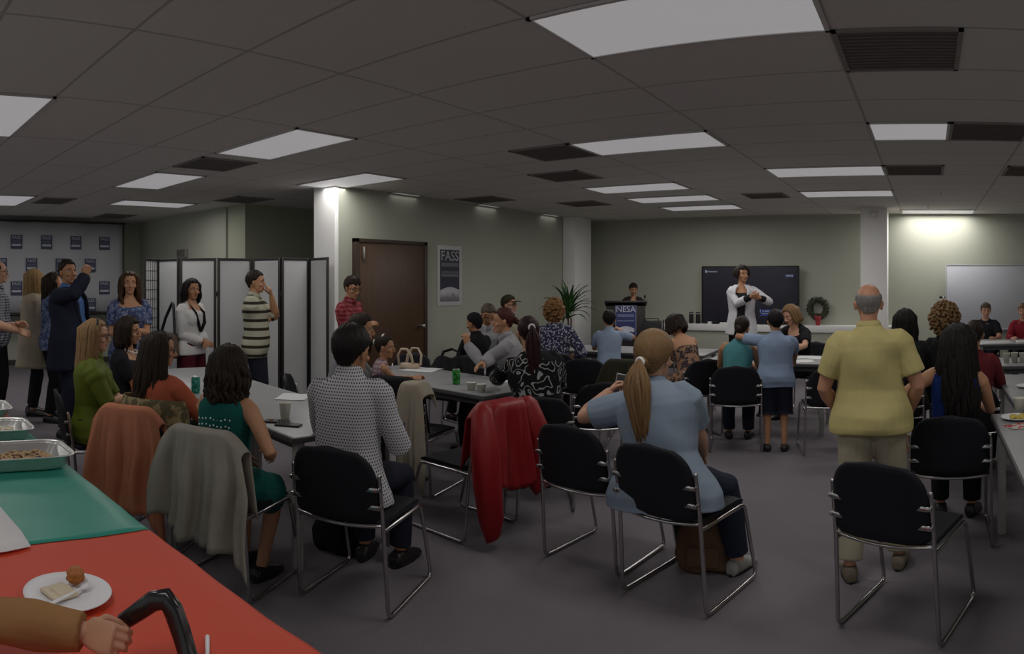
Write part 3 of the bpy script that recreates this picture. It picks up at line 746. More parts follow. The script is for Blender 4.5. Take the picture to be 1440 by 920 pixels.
# cream handbag whose straps rise over the table edge
hb = thing('handbag', 'cream handbag with two upright looped straps', 'handbag', (-4.50, 4.78, 0.741), 0.3)
M_cream = mat('cream leather', (0.46, 0.36, 0.26), 0.5, bump=0.1)
obj('pouch', remesh(loft([ring((0, 0, z), np.array((1., 0, 0)), np.array((0, 1., 0)), a, b, 24, 3.0) for z, a, b in ((0, .10, .045), (.02, .105, .05), (.045, .10, .04), (.055, .09, .02))]), 0.008, 3), M_cream, hb)
for s, dx in ((-1, -0.03), (1, 0.03)):
    obj('strap', tube([(-0.075 + dx, s * 0.02, 0.04), (-0.07 + dx, s * 0.05, 0.13), (-0.03 + dx, s * 0.06, 0.19), (0.03 + dx, s * 0.06, 0.19), (0.07 + dx, s * 0.05, 0.13), (0.075 + dx, s * 0.02, 0.04)], 0.011, 10, True, 1.6), M_cream, hb)
def bag(name, loc, rz, m, label, sx, sy, h, cat='bag', seed=0):
    r = thing(name, label, cat, loc, rz)
    rings = [ring((0.02 * math.sin(z * 9 + seed), 0, z * h), np.array((1., 0, 0)), np.array((0, 1., 0)), sx * a, sy * b, 28, 2.6) for z, a, b in ((0.02, .42, .42), (.08, .5, .5), (.35, .5, .48), (.7, .44, .36), (.92, .36, .2), (1.0, .30, .12))]
    V, Fs = remesh(loft(rings), 0.012, 3); V = V + 0.008 * np.sin(V[:, [1, 2, 0]] * 31 + seed) + 0.005 * np.sin(V[:, [2, 0, 1]] * 57 + seed)
    V[:, 2] = np.maximum(V[:, 2], 0.004)
    obj('pouch', (V, Fs), m, r)
    obj('strap', tube([(-sx * .22, 0, h * .93), (-sx * .2, sy * .15, h * 1.12), (0, sy * .22, h * 1.2), (sx * .2, sy * .15, h * 1.12), (sx * .22, 0, h * .93)], 0.010, 8, True, 1.8), m, r)
    flat('pocket', box((0, -sy * 0.49, h * 0.33), (sx * 0.55, 0.02, h * 0.36), bev=0.008), m, r)
    return r
bag('tote_bag', (-1.20, 3.56, 0), 0.2, cloth('brown canvas', (0.105, 0.06, 0.035)), 'brown canvas bag under the chair of the woman with the blond ponytail', 0.32, 0.18, 0.30)
bag('backpack', (-3.06, 2.64, 0), 0.3, M_blackcoat, 'black bag on the floor by the table leg near the man in the dotted shirt', 0.30, 0.22, 0.34, 'bag', 2)
bag('duffel_bag', (-4.35, 5.19, 0.469), 0.2, M_blackcoat, 'black bag piled on a chair behind the middle table', 0.44, 0.28, 0.36, 'bag', 4)
# ------------------------------------------------------------------ folding shoji screen
M_frame = mat('black lacquer', (0.018, 0.016, 0.015), 0.45)
M_shoji = mat('shoji paper', (0.53, 0.54, 0.54), 0.8, var=0.03, vscale=2)
M_lat = mat('pale lattice', (0.33, 0.33, 0.34), 0.7)
def azp(px, d):
    a = (px - 1305) / FPX; return np.array((d * math.sin(a), d * math.cos(a)))
SCR = [azp(*q) for q in ((462, 8.05), (435, 8.42), (395, 8.22), (355, 8.50), (305, 8.36), (252, 8.42), (222, 8.78), (203, 8.40))]
HS = 1.86
scr = thing('folding_screen', 'seven-panel folding screen of white paper in black frames', 'screen', (SCR[0][0], SCR[0][1], 0))
for k in range(7):
    a, b = SCR[k], SCR[k + 1]; L = float(np.linalg.norm(b - a)) - 0.012; mid = (a + b) / 2; ang = math.atan2(b[1] - a[1], b[0] - a[0])
    def place(o):
        o.location = (mid[0] - SCR[0][0], mid[1] - SCR[0][1], 0); o.rotation_euler = (0, 0, ang)
    f = flat('panel_frame', join([box((s * (L / 2 - 0.016), 0, HS / 2), (0.032, 0.022, HS), bev=0.003) for s in (-1, 1)] + [box((0, 0, z), (L - 0.06, 0.020, 0.03), bev=0.003) for z in (HS - 0.018, 0.15)]), M_frame, scr); place(f)
    flat('paper', box((0, 0, (HS + 0.13) / 2), (L - 0.06, 0.003, HS - 0.19)), M_shoji, f)
    dark = (k == 6); lat = []
    nv = 4; nh = 13
    for i in range(1, nv + 1): lat.append(box((-L / 2 + 0.03 + (L - 0.06) * i / (nv + 1), 0, (HS + 0.13) / 2), (0.006, 0.010, HS - 0.19)))
    for i in range(1, nh + 1): lat.append(box((0, 0, 0.165 + (HS - 0.2) * i / (nh + 1)), (L - 0.06, 0.010, 0.006)))
    yb = 0.006 if True else 0
    flat('lattice', xform(join(lat), None, (0, 0.0 if dark else -0.004, 0)), M_frame if dark else M_lat, f)
    if k:
        for z in (0.45, 1.42): h_ = flat('hinge', xform(box((0, 0, 0), (0.02, 0.03, 0.06), bev=0.003), Rz(ang), (a[0] - SCR[0][0], a[1] - SCR[0][1], z)), M_blackp, scr)

# ------------------------------------------------------------------ logo banner at the far left
M_ban = mat('banner vinyl', (0.47, 0.47, 0.50), 0.5, var=0.03, vscale=2)
M_navy = mat('logo navy', (0.045, 0.055, 0.105), 0.5)
M_lw = mat('logo pale', (0.50, 0.51, 0.56), 0.5)
BX = -11.8
ban = thing('backdrop_banner', 'pale backdrop banner printed with rows of small navy logos', 'banner', (BX, 3.05, 0))
n = 40; V = []; Fs = []
for i in range(n + 1):
    for z in (1.0, 1.4, 1.8, 2.2, 2.63): V.append((0.012 * math.sin(i * 0.9), -1.9 + 3.8 * i / n, z))
for i in range(n):
    for j in range(4): Fs.append((i * 5 + j, (i + 1) * 5 + j, (i + 1) * 5 + j + 1, i * 5 + j + 1))
o = obj('vinyl', (np.array(V), Fs), M_ban, ban); s_ = o.modifiers.new('t', 'SOLIDIFY'); s_.thickness = 0.003
obj('pole', tube([(0, -1.95, 2.645), (0, 1.95, 2.645)], 0.018, 10), M_frame, ban)
obj('pole', tube([(0, -1.95, 0.985), (0, 1.95, 0.985)], 0.03, 10), M_frame, ban)
for s in (-1, 1):
    obj('stand_post', tube([(-0.03, s * 1.93, 0.02), (-0.03, s * 1.93, 2.65)], 0.014, 10), M_frame, ban)
    obj('stand_foot', tube([(-0.35, s * 1.93, 0.02), (0.3, s * 1.93, 0.02)], 0.016, 10), M_frame, ban)
for rowi, z in enumerate((2.27, 1.86, 1.45, 1.14)):
    for k in range(-3, 4):
        yy = 1.53 - 0.555 * (k + 3) - (0.277 if rowi % 2 else 0)
        if yy < -1.75: continue
        lg = flat('logo', box((0.016, yy, z), (0.004, 0.21, 0.245)), M_navy, ban)
        flat('logo_strip', box((0.0185, yy, z - 0.055), (0.002, 0.17, 0.035)), M_lw, lg)
        text('lettering', 'FASS', 0.078, (0.019, yy, z + 0.075), (PI / 2, 0, PI / 2), M_lw, lg, 0.0003)
        flat('logo_lines', join([box((0.0185, yy, z + q), (0.001, 0.15, 0.006)) for q in (0.018, 0.002, -0.016)]), mat('logo gray', (0.16, 0.17, 0.24), 0.5), lg)

# ------------------------------------------------------------------ poster on the left wall
def poster_marks(par, W, z0, word, size, rows, pale, gray, axis):
    pass
ps = thing('poster', 'white-bordered FASS poster on the wall beside the wooden door', 'poster', (LX + 0.008, 7.575, 1.655))
flat('sheet', box((0, 0, 0), (0.006, 0.55, 0.86), bev=0.001), mat('poster white', (0.60, 0.60, 0.60), 0.6, var=0.02), ps)
M_pn = mat('poster night blue', (0.035, 0.036, 0.06), 0.5)
M_pp = mat('poster pale', (0.52, 0.52, 0.54), 0.6); M_pg = mat('poster gray', (0.20, 0.20, 0.23), 0.6)
flat('print', box((0.0035, 0, 0.0), (0.002, 0.43, 0.74)), M_pn, ps)
text('lettering', 'FASS', 0.195, (0.0052, 0, 0.275), (PI / 2, 0, PI / 2), M_pp, ps, 0.0004)
rn = random.Random(3)
rows = []
for z, h_, w_ in ((0.155, 0.055, 0.38), (0.05, 0.022, 0.36), (0.005, 0.045, 0.38)):
    yy = -w_ / 2
    rows = []
    while yy < w_ / 2 - 0.01:
        ww = rn.uniform(0.012, 0.028); rows.append(box((0.005, yy + ww / 2, z), (0.0008, ww * 0.72, h_))); yy += ww
    flat('lettering', join(rows), M_pg, ps)
dome = []
for i in range(13): dome.append((-0.215 + 0.43 * i / 12, -0.21 + 0.045 * math.sin(PI * i / 12)))
Vd = np.array([(0.0047, y, z) for y, z in dome] + [(0.0047, y, -0.33) for y, z in dome]); nd_ = len(dome)
o = obj('picture', (Vd, [(i, nd_ + i, nd_ + i + 1, i + 1) for i in range(nd_ - 1)]), M_pp, ps); s_ = o.modifiers.new('t', 'SOLIDIFY'); s_.thickness = 0.0006
flat('picture_detail', join([box((0.0052, 0.06 + 0.02 * k, -0.29), (0.0006, 0.012, 0.07 + 0.01 * k), Rx(0.3)) for k in range(3)] + [box((0.0052, 0, -0.345), (0.0006, 0.42, 0.03))]), M_pg, ps)

# small dark box on the wall above the screen
o = thing('sign_box', 'small dark box on the wall just above the folding screen', 'sign', (-10.62, 5.58, 2.06))
flat('case', box((0, 0, 0), (0.33, 0.05, 0.15), bev=0.006), M_ventframe, o); flat('face_plate', box((0, -0.027, 0), (0.29, 0.006, 0.11)), M_vent, o)

# ------------------------------------------------------------------ potted plant
plant = thing('potted_dracaena', 'tall potted plant with long arching dark green leaves by the left column', 'plant', (-5.30, 9.15, 0))
M_pot = mat('brown pot', (0.10, 0.06, 0.04), 0.4)
obj('pot', lathe([(0.001, 0), (0.14, 0), (0.19, 0.34), (0.20, 0.36), (0.19, 0.37), (0.165, 0.34), (0.001, 0.33)], 28), M_pot, plant)
M_leaf = mat('dracaena leaf', (0.028, 0.085, 0.020), 0.45, var=0.4, vscale=12)
obj('stem', join([tube([(0, 0, 0.33), (0.02, 0.01, 0.7), (0.0, 0, 1.12)], [0.02, 0.018, 0.014], 8), tube([(0.05, 0.03, 0.33), (0.08, -0.02, 0.7), (0.06, 0.0, 1.0)], [0.018, 0.015, 0.012], 8)]), mat('cane bark', (0.12, 0.08, 0.05), 0.8), plant)
rn = random.Random(5); lv = []
for k in range(46):
    a = k * 2.399 + rn.uniform(-.2, .2); el = rn.uniform(0.25, 1.45); L = rn.uniform(0.38, 0.56); base = np.array((0.03 * (k % 2), 0, rn.uniform(0.98, 1.16)))
    out = np.array((math.cos(a), math.sin(a), 0)); side = np.array((-math.sin(a), math.cos(a), 0)); p = base.copy(); ang = el; L_, R_ = [], []; steps = 9
    for q in range(steps + 1):
        t_ = q / steps; wd = 0.030 * math.sin(PI * min(1, 0.12 + 0.88 * t_)) ** 0.7 * (1 - t_ ** 3) + 0.002
        L_.append(p + side * wd + np.array((0, 0, 0.006))); R_.append(p - side * wd + np.array((0, 0, 0.006)))
        p = p + (out * math.cos(ang) + np.array((0, 0, math.sin(ang)))) * L / steps; ang -= (1.9 - el * 0.8) / steps * (0.5 + t_)
    C_l = [(x + y) / 2 - np.array((0, 0, 0.006)) for x, y in zip(L_, R_)]
    V = np.array([v for tr in zip(L_, C_l, R_) for v in tr]); Fs = []
    for q in range(steps): Fs += [(3 * q, 3 * q + 1, 3 * q + 4, 3 * q + 3), (3 * q + 1, 3 * q + 2, 3 * q + 5, 3 * q + 4)]
    lv.append((V, Fs))
o = obj('foliage', join(lv), M_leaf, plant); s_ = o.modifiers.new('t', 'SOLIDIFY'); s_.thickness = 0.002

# ------------------------------------------------------------------ lectern
lc = azp(880, 11.45); lec = thing('lectern', 'black lectern with a blue NESA poster on its front', 'lectern', (lc[0], lc[1], 0), face(-lc[0], -lc[1]) + PI)
M_lec = mat('black lectern laminate', (0.014, 0.012, 0.012), 0.5, var=0.15)
flat('body', box((0, 0.0, 0.60), (0.64, 0.42, 1.14), bev=0.01), M_lec, lec)
flat('base', box((0, 0.02, 0.03), (0.70, 0.50, 0.06), bev=0.01), M_lec, lec)
flat('top', xform(box((0, 0, 0), (0.70, 0.50, 0.035), bev=0.008), Rx(-0.16), (0, 0.0, 1.20)), M_lec, lec)
pn = flat('front_poster', box((0, -0.214, 0.93), (0.34, 0.006, 0.49)), mat('lectern poster rim', (0.30, 0.33, 0.52), 0.5), lec)
flat('poster_print', box((0, -0.218, 0.93), (0.32, 0.004, 0.47)), mat('poster blue', (0.035, 0.045, 0.16), 0.5), pn)
M_pbl = mat('poster letter white', (0.62, 0.63, 0.72), 0.5)
text('lettering', 'NESA', 0.135, (0, -0.2215, 1.11), (PI / 2, 0, 0), M_pbl, pn, 0.0004)
rows = []; xx = -0.14
while xx < 0.13:
    ww = rn.uniform(0.014, 0.026); rows.append(box((xx + ww / 2, -0.221, 1.01), (ww * 0.7, 0.001, 0.045))); xx += ww
flat('lettering', join(rows + [box((0, -0.221, 0.925), (0.28, 0.001, 0.018))]), mat('poster mid blue', (0.22, 0.25, 0.45), 0.5), pn)
Vd = []
for i in range(15):
    x = -0.14 + 0.28 * i / 14; Vd.append((x, -0.2212, 0.80 + 0.035 * math.sin(PI * i / 14))); 
for i in range(15):
    x = -0.14 + 0.28 * i / 14; Vd.append((x, -0.2212, 0.745 + 0.008 * math.cos(i * 1.7)))
flat('dome_picture', (np.array(Vd), [(i, i + 1, 16 + i, 15 + i) for i in range(14)]), M_pbl, pn)
mc = flat('microphone', join([tube([(0.30, 0.0, 1.22), (0.32, 0.02, 1.30)], 0.006, 8), ellipsoid((0.32, 0.02, 1.32), (0.018, 0.018, 0.024))]), M_blackp, lec)

# ------------------------------------------------------------------ black equipment beside the lectern
eq = azp(917, 10.7); er = thing('equipment_case', 'black equipment case on a stand beside the lectern', 'case', (eq[0], eq[1], 0), face(-eq[0], -eq[1]) + PI)
flat('cabinet', box((0, 0, 0.62), (0.30, 0.34, 0.66), bev=0.008), M_blackp, er)
for sx in (-1, 1):
    for sy in (-1, 1): flat('leg', box((sx * 0.12, sy * 0.13, 0.145), (0.03, 0.03, 0.29)), M_frame, er)
flat('latch', box((-0.02, -0.175, 0.80), (0.022, 0.012, 0.035), bev=0.003), M_steel, er); flat('latch', box((-0.03, -0.175, 0.62), (0.014, 0.012, 0.035), bev=0.003), M_steel, er)
flat('handle', tube(fillet([(-0.1, 0, 0.945), (-0.1, 0, 0.99), (0.1, 0, 0.99), (0.1, 0, 0.945)], 0.02), 0.008), M_blackp, er)
g2 = azp(947, 11.15); er2 = thing('gear_cart', 'black cart stacked with dark gear next to the equipment case', 'cart', (g2[0], g2[1], 0), face(-g2[0], -g2[1]) + PI)
for z in (0.32, 0.72): flat('shelf', box((0, 0, z), (0.36, 0.32, 0.02), bev=0.003), M_frame, er2)
for sx in (-1, 1):
    for sy in (-1, 1): flat('post', box((sx * 0.165, sy * 0.145, 0.47), (0.025, 0.025, 0.94), bev=0.003), M_frame, er2)
rn = random.Random(9)
for k, (x, z, s) in enumerate(((-0.075, 0.793, 0.125), (0.07, 0.789, 0.115), (-0.08, 0.909, 0.11), (0.05, 0.899, 0.11), (0.0, 0.405, 0.20), (0.09, 0.985, 0.07))):
    o = thing('gear_box', ['black device on the upper cart shelf near the case', 'black device on the upper cart shelf near the dark-haired woman', 'black device stacked on another near the equipment case', 'black device stacked on another near the dark hair', 'black box on the lower cart shelf', 'small black device topmost on the cart'][k], 'device', (g2[0], g2[1], z), er2.rotation_euler[2] + rn.uniform(-.06, .06), 'gear on the black cart')
    flat('case', xform(box((0, 0, 0), (s, 0.14, s * 0.92 if k < 4 else s * 0.7), bev=0.012), None, (x, 0, 0)), M_blackp, o)
    flat('knob', xform(lathe([(0.024, 0), (0.022, 0.018), (0.001, 0.019)], 16), Rx(PI / 2), (x - 0.02, -0.07, 0.01)), M_steel if k in (0, 1, 2) else M_blackp, o)

# ------------------------------------------------------------------ television on the ledge
LZ = 0.8125
tv = thing('tv', 'large dark television on the white ledge behind the speaker', 'television', (-3.11, 11.70, LZ))
flat('bezel', box((0, 0, 0.52), (1.78, 0.05, 1.02), bev=0.008), M_blackp, tv)
M_scr = bpy.data.materials.new('dark screen'); M_scr.use_nodes = True; t = NT(M_scr); v = t.coord((1.2, 1, 1.2)); f = t.noise(v, 1.6, 3.0)
t.base((0.012, 0.012, 0.015)); t.b.inputs['Roughness'].default_value = 0.18; t.link(t.mix(f, (0.0015, 0.0012, 0.003), (0.010, 0.009, 0.014)), t.b.inputs['Emission Color']); t.b.inputs['Emission Strength'].default_value = 0.9
sc_ = flat('screen', box((0, -0.026, 0.525), (1.72, 0.003, 0.96)), M_scr, tv)
def glow(name, c, s):
    m = bpy.data.materials.new(name); m.use_nodes = True; t = NT(m); t.base((0.01, 0.01, 0.01)); t.b.inputs['Emission Color'].default_value = (*c, 1); t.b.inputs['Emission Strength'].default_value = s; return m
M_gb = glow('screen blue', (0.010, 0.016, 0.085), 1.0); M_gw = glow('screen white', (0.14, 0.15, 0.19), 1.0); M_gd = glow('screen navy', (0.006, 0.008, 0.03), 1.0)
flat('caption_bar', join([box((0.50, -0.029, 0.235), (0.62, 0.002, 0.055)), box((0.50, -0.029, 0.165), (0.62, 0.002, 0.03))]), M_gb, sc_)
lt = []; xx = 0.24
while xx < 0.76:
    ww = rn.uniform(0.013, 0.024); lt.append(box((xx + ww / 2, -0.0305, 0.237), (ww * 0.65, 0.001, 0.026))); xx += ww + (0.02 if rn.random() < 0.2 else 0)
lt += [box((0.47, -0.0305, 0.192), (0.50, 0.001, 0.012)), box((0.20, -0.0305, 0.24), (0.008, 0.001, 0.06))]
flat('caption_lettering', join(lt), M_gw, sc_)
lt = [ellipsoid((-0.80, -0.030, 0.935), (0.022, 0.001, 0.026))]
xx = -0.77
while xx < -0.60:
    ww = rn.uniform(0.012, 0.02); lt.append(box((xx + ww / 2, -0.0305, 0.93), (ww * 0.7, 0.001, 0.022))); xx += ww
flat('corner_lettering', join(lt), M_gw, sc_)
flat('corner_badge', box((0.72, -0.029, 0.855), (0.17, 0.002, 0.07)), M_gd, sc_)
flat('badge_lettering', join([box((0.665 + 0.022 * k, -0.0305, 0.855), (0.014, 0.001, 0.03)) for k in range(6)]), M_gw, sc_)
for s in (-1, 1): flat('foot', box((s * 0.6, 0.0, 0.007), (0.05, 0.22, 0.014), bev=0.004), M_blackp, tv)
def speaker(x, label):
    r = thing('speaker', label, 'speaker', (x, 11.66, LZ), 0, 'small speakers on the ledge')
    obj('body', lathe([(0.001, 0), (0.038, 0), (0.040, 0.01), (0.040, 0.195), (0.034, 0.205), (0.001, 0.206)], 24), M_blackp, r)
    obj('collar', lathe([(0.0405, 0.165), (0.042, 0.17), (0.042, 0.185), (0.0405, 0.19)], 24), M_ventframe, r)
speaker(-4.19, 'black cylinder speaker on the ledge, farther from the television'); speaker(-4.06, 'black cylinder speaker on the ledge, closer to the television')
put(flat('media_box', join([box((0, 0, 0.02), (0.07, 0.07, 0.04), bev=0.005), box((0, -0.036, 0.02), (0.05, 0.004, 0.02))]), M_plastic_white), (-3.82, 11.62, LZ), 'small white box on the ledge under the television corner', 'box')
put(flat('media_box', join([box((0, 0, 0.022), (0.09, 0.07, 0.044), bev=0.005), box((0, -0.036, 0.022), (0.06, 0.004, 0.02))]), M_blackp), (-3.72, 11.61, LZ), 'small black box on the ledge beside the white one', 'box')
put(flat('sound_bar', join([box((0, 0, 0.016), (0.20, 0.05, 0.032), bev=0.008), box((0, -0.026, 0.016), (0.18, 0.004, 0.02))]), M_plastic_white), (-3.53, 11.60, LZ), 'white bar lying on the ledge under the television', 'bar')

# ------------------------------------------------------------------ wreath and red pot
wr = thing('wreath', 'dark evergreen wreath above the red pot on the ledge', 'wreath', (-1.90, 11.765, 1.10))
M_wleaf = mat('wreath leaf', (0.055, 0.062, 0.035), 0.7, var=0.5, vscale=25); rn = random.Random(2)
obj('ring', tube([(0.148 * math.cos(a), 0, 0.148 * math.sin(a)) for a in np.linspace(0, 2 * PI, 33)[:-1]], 0.045, 10, False, 1.0, (0, 1, 0), True), M_wleaf, wr)
lv = []
for k in range(420):
    a = rn.uniform(0, 2 * PI); b = rn.uniform(0, 2 * PI); c_ = np.array((0.148 * math.cos(a), 0, 0.148 * math.sin(a))); o_ = np.array((math.cos(a) * math.cos(b), -abs(math.sin(b)) * 0.9, math.sin(a) * math.cos(b)))
    p = c_ + o_ * 0.042; d_ = nrm(o_ + np.array((rn.uniform(-.8, .8), rn.uniform(-.4, .2), rn.uniform(-.8, .8)))); q = p + d_ * rn.uniform(.022, .042); s_ = nrm(np.cross(d_, (0.3, 1, 0.2))) * 0.008
    lv.append((np.array([p, (p + q) / 2 + s_, q, (p + q) / 2 - s_]), [(0, 1, 2, 3)]))
o = obj('foliage', join(lv), M_wleaf, wr); s_ = o.modifiers.new('t', 'SOLIDIFY'); s_.thickness = 0.002
bw = [ellipsoid((sx * 0.035, -0.06, -0.15 + 0.008), (0.038, 0.014, 0.022), Ry(-sx * 0.4), 12, 8) for sx in (-1, 1)] + [ellipsoid((0, -0.065, -0.15), (0.014, 0.014, 0.014))]
obj('bow', join(bw), mat('dark red ribbon', (0.16, 0.02, 0.03), 0.6), wr)
rp = thing('flower_pot', 'small red pot on the ledge under the wreath', 'pot', (-1.885, 11.655, LZ))
obj('pot', lathe([(0.001, 0), (0.036, 0), (0.050, 0.12), (0.054, 0.122), (0.054, 0.145), (0.046, 0.145), (0.044, 0.12), (0.001, 0.115)], 28), mat('red pot', (0.42, 0.028, 0.045), 0.45), rp)
obj('rim', lathe([(0.0545, 0.128), (0.057, 0.13), (0.057, 0.146), (0.05, 0.148)], 28), mat('red pot', (0.42, 0.028, 0.045), 0.45), rp)

# ------------------------------------------------------------------ whiteboard on a stand
wb = thing('whiteboard', 'large whiteboard on a thin metal stand against the back wall', 'whiteboard', (1.28, 11.70, 0))
flat('board', box((0, 0, 1.30), (1.92, 0.016, 1.10), bev=0.002), mat('board white', (0.60, 0.61, 0.66), 0.25, var=0.02), wb)
flat('board_frame', join([box((0, 0, z), (1.96, 0.026, 0.022), bev=0.003) for z in (0.75, 1.85)] + [box((s * 0.97, 0, 1.30), (0.022, 0.026, 1.10), bev=0.003) for s in (-1, 1)]), mat('board frame', (0.50, 0.50, 0.53), 0.4), wb)
for s in (-1, 1):
    obj('post', tube([(s * 1.02, 0, 0.03), (s * 1.02, 0, 1.30)], 0.013, 10), M_steel, wb)
    obj('foot', tube([(s * 1.02, -0.28, 0.02), (s * 1.02, 0.12, 0.02)], 0.016, 10), M_steel, wb)
    obj('knob', join([ellipsoid((s * 1.06, 0, 1.30), (0.028, 0.022, 0.022)), tube([(s * 1.04, 0, 1.30), (s * 0.97, 0, 1.30)], 0.008, 8)]), M_blackp, wb)
obj('cross_bar', tube([(-1.02, 0, 0.25), (1.02, 0, 0.25)], 0.011, 10), M_steel, wb)
# ------------------------------------------------------------------ people
X3 = np.array((1., 0, 0)); Y3 = np.array((0, 1., 0)); Z3 = np.array((0, 0, 1.))
def lerp(a, b, t): return a + (b - a) * t
def ik(S, T, a, b, pole):
    d = T - S; L = np.linalg.norm(d); mx = (a + b) * 0.995
    if L > mx: T = S + d / L * mx; d = T - S; L = mx
    L = max(L, abs(a - b) + 0.02)
    u = nrm(d); k = (a * a - b * b + L * L) / (2 * L); h = math.sqrt(max(0, a * a - k * k))
    p = np.asarray(pole, float); p = nrm(p - u * np.dot(p, u))
    return S + u * k + p * h, T
def wrinkle(V, amp, f=22.0, seed=0.0, dirs=3):
    """soft cloth folds: sums of warped waves pushed along z-heavy directions"""
    rn = np.random.default_rng(int(abs(seed) * 10) + 3); out = V.copy()
    for k in range(dirs):
        d = rn.normal(size=3); d /= np.linalg.norm(d); e = rn.normal(size=3); e /= np.linalg.norm(e)
        ph = V @ d * f * (1 + 0.6 * k) + 1.4 * np.sin(V @ e * f * 0.45 + k * 2.1)
        out += np.outer(np.sin(ph) * amp / (1 + 0.5 * k), e)
    return out

def head_parts(sex, child):
    """head in its own frame: origin between the ears, +Y forward; units of an adult head"""
    P = []
    jw = 1.0 if sex == 'm' else 0.92
    P.append(ellipsoid((0, -0.014, 0.038), (0.0745, 0.096, 0.086), None, 22, 14))
    rows = ((0.070, 0.050, 0.070, 0.012), (0.045, 0.066, 0.080, 0.004), (0.012, 0.067, 0.083, 0.000), (-0.020, 0.0655, 0.080, 0.002), (-0.048, 0.058 * jw, 0.071, 0.012), (-0.072, 0.049 * jw, 0.060, 0.022), (-0.092, 0.036 * jw, 0.044, 0.036), (-0.103, 0.020, 0.024, 0.046))
    P.append(loft([ring((0, cy, z), X3, Y3, rx, ry, 24, 2.3) for z, rx, ry, cy in rows]))
    P.append(tube([(0, 0.082, 0.020), (0, 0.094, -0.004), (0, 0.106, -0.026)], [0.008, 0.0105, 0.0125], 10))
    P.append(tube([(-0.013, 0.090, -0.032), (0.013, 0.090, -0.032)], 0.0095, 8))
    P.append(tube([(-0.046, 0.066, 0.030), (-0.020, 0.080, 0.033), (0, 0.082, 0.029), (0.020, 0.080, 0.033), (0.046, 0.066, 0.030)], 0.0095, 8))
    for s in (-1, 1):
        P.append(ellipsoid((s * 0.043, 0.058, -0.022), (0.022, 0.020, 0.018)))
        P.append(ellipsoid((s * 0.077, -0.008, -0.004), (0.009, 0.020, 0.031), Rz(s * -0.35) @ Rx(0.15), 14, 10))
        P.append(ellipsoid((s * 0.081, -0.013, 0.006), (0.008, 0.021, 0.020), Rz(s * -0.5), 12, 8))
    P.append(tube([(-0.022, 0.0785, -0.054), (-0.008, 0.0865, -0.052), (0, 0.086, -0.0535), (0.008, 0.0865, -0.052), (0.022, 0.0785, -0.054)], [0.003, 0.0052, 0.005, 0.0052, 0.003], 8))
    P.append(tube([(-0.020, 0.077, -0.061), (0, 0.0845, -0.0655), (0.020, 0.077, -0.061)], [0.003, 0.0065, 0.003], 8))
    P.append(ellipsoid((0, 0.066, -0.090), (0.018, 0.018, 0.016)))
    return P

def hand_parts(side, curl, thumb=0.5, spread=0.0):
    """hand in its own frame: wrist at origin, +Y along the fingers, palm faces -Z; side +1 right, -1 left (thumb towards -X for right)"""
    P = []; t = -side
    P.append(loft([ring((0, y, 0), X3, Z3, a, b, 16, 2.6) for y, a, b in ((-0.012, 0.026, 0.019), (0.0, 0.027, 0.018), (0.03, 0.036, 0.0155), (0.06, 0.041, 0.0145), (0.085, 0.040, 0.013), (0.093, 0.036, 0.010))]))
    P.append(ellipsoid((t * 0.024, 0.030, -0.006), (0.018, 0.032, 0.015), Rz(t * 0.25)))
    for k, (x, L, r) in enumerate(((0.029, 0.074, 0.0088), (0.0098, 0.083, 0.0092), (-0.0098, 0.077, 0.0088), (-0.028, 0.060, 0.0078))):
        x = x * t; p = np.array((x, 0.083 - 0.006 * (k == 3), 0.0)); pts = [p - np.array((0, 0.02, 0)), p]; ang = 0.0; sp = (x * 4 * (0.35 + spread))
        for q, f in enumerate((0.44, 0.31, 0.25)):
            ang += curl * (0.85, 1.1, 0.75)[q] * (1 + 0.06 * k)
            d = np.array((math.sin(sp) * math.cos(ang), math.cos(ang) * math.cos(sp), -math.sin(ang))); p = p + d * L * f; pts.append(p)
        P.append(tube(pts, [r, r * 1.03, r * 0.98, r * 0.9, r * 0.76], 9))
    b = np.array((t * 0.020, 0.012, -0.006)); d0 = nrm(np.array((t * 0.80, 0.62, -0.25 - 0.5 * thumb))); m = b + d0 * 0.042; d1 = nrm(np.array((t * (0.45 - 0.7 * thumb), 0.85, -0.25 - 0.8 * thumb))); e = m + d1 * 0.034; f = e + nrm(d1 + np.array((-t * 0.25, 0, -0.3 * thumb))) * 0.026
    P.append(tube([b, m, e, f], [0.013, 0.0115, 0.0102, 0.0075], 9))
    return P

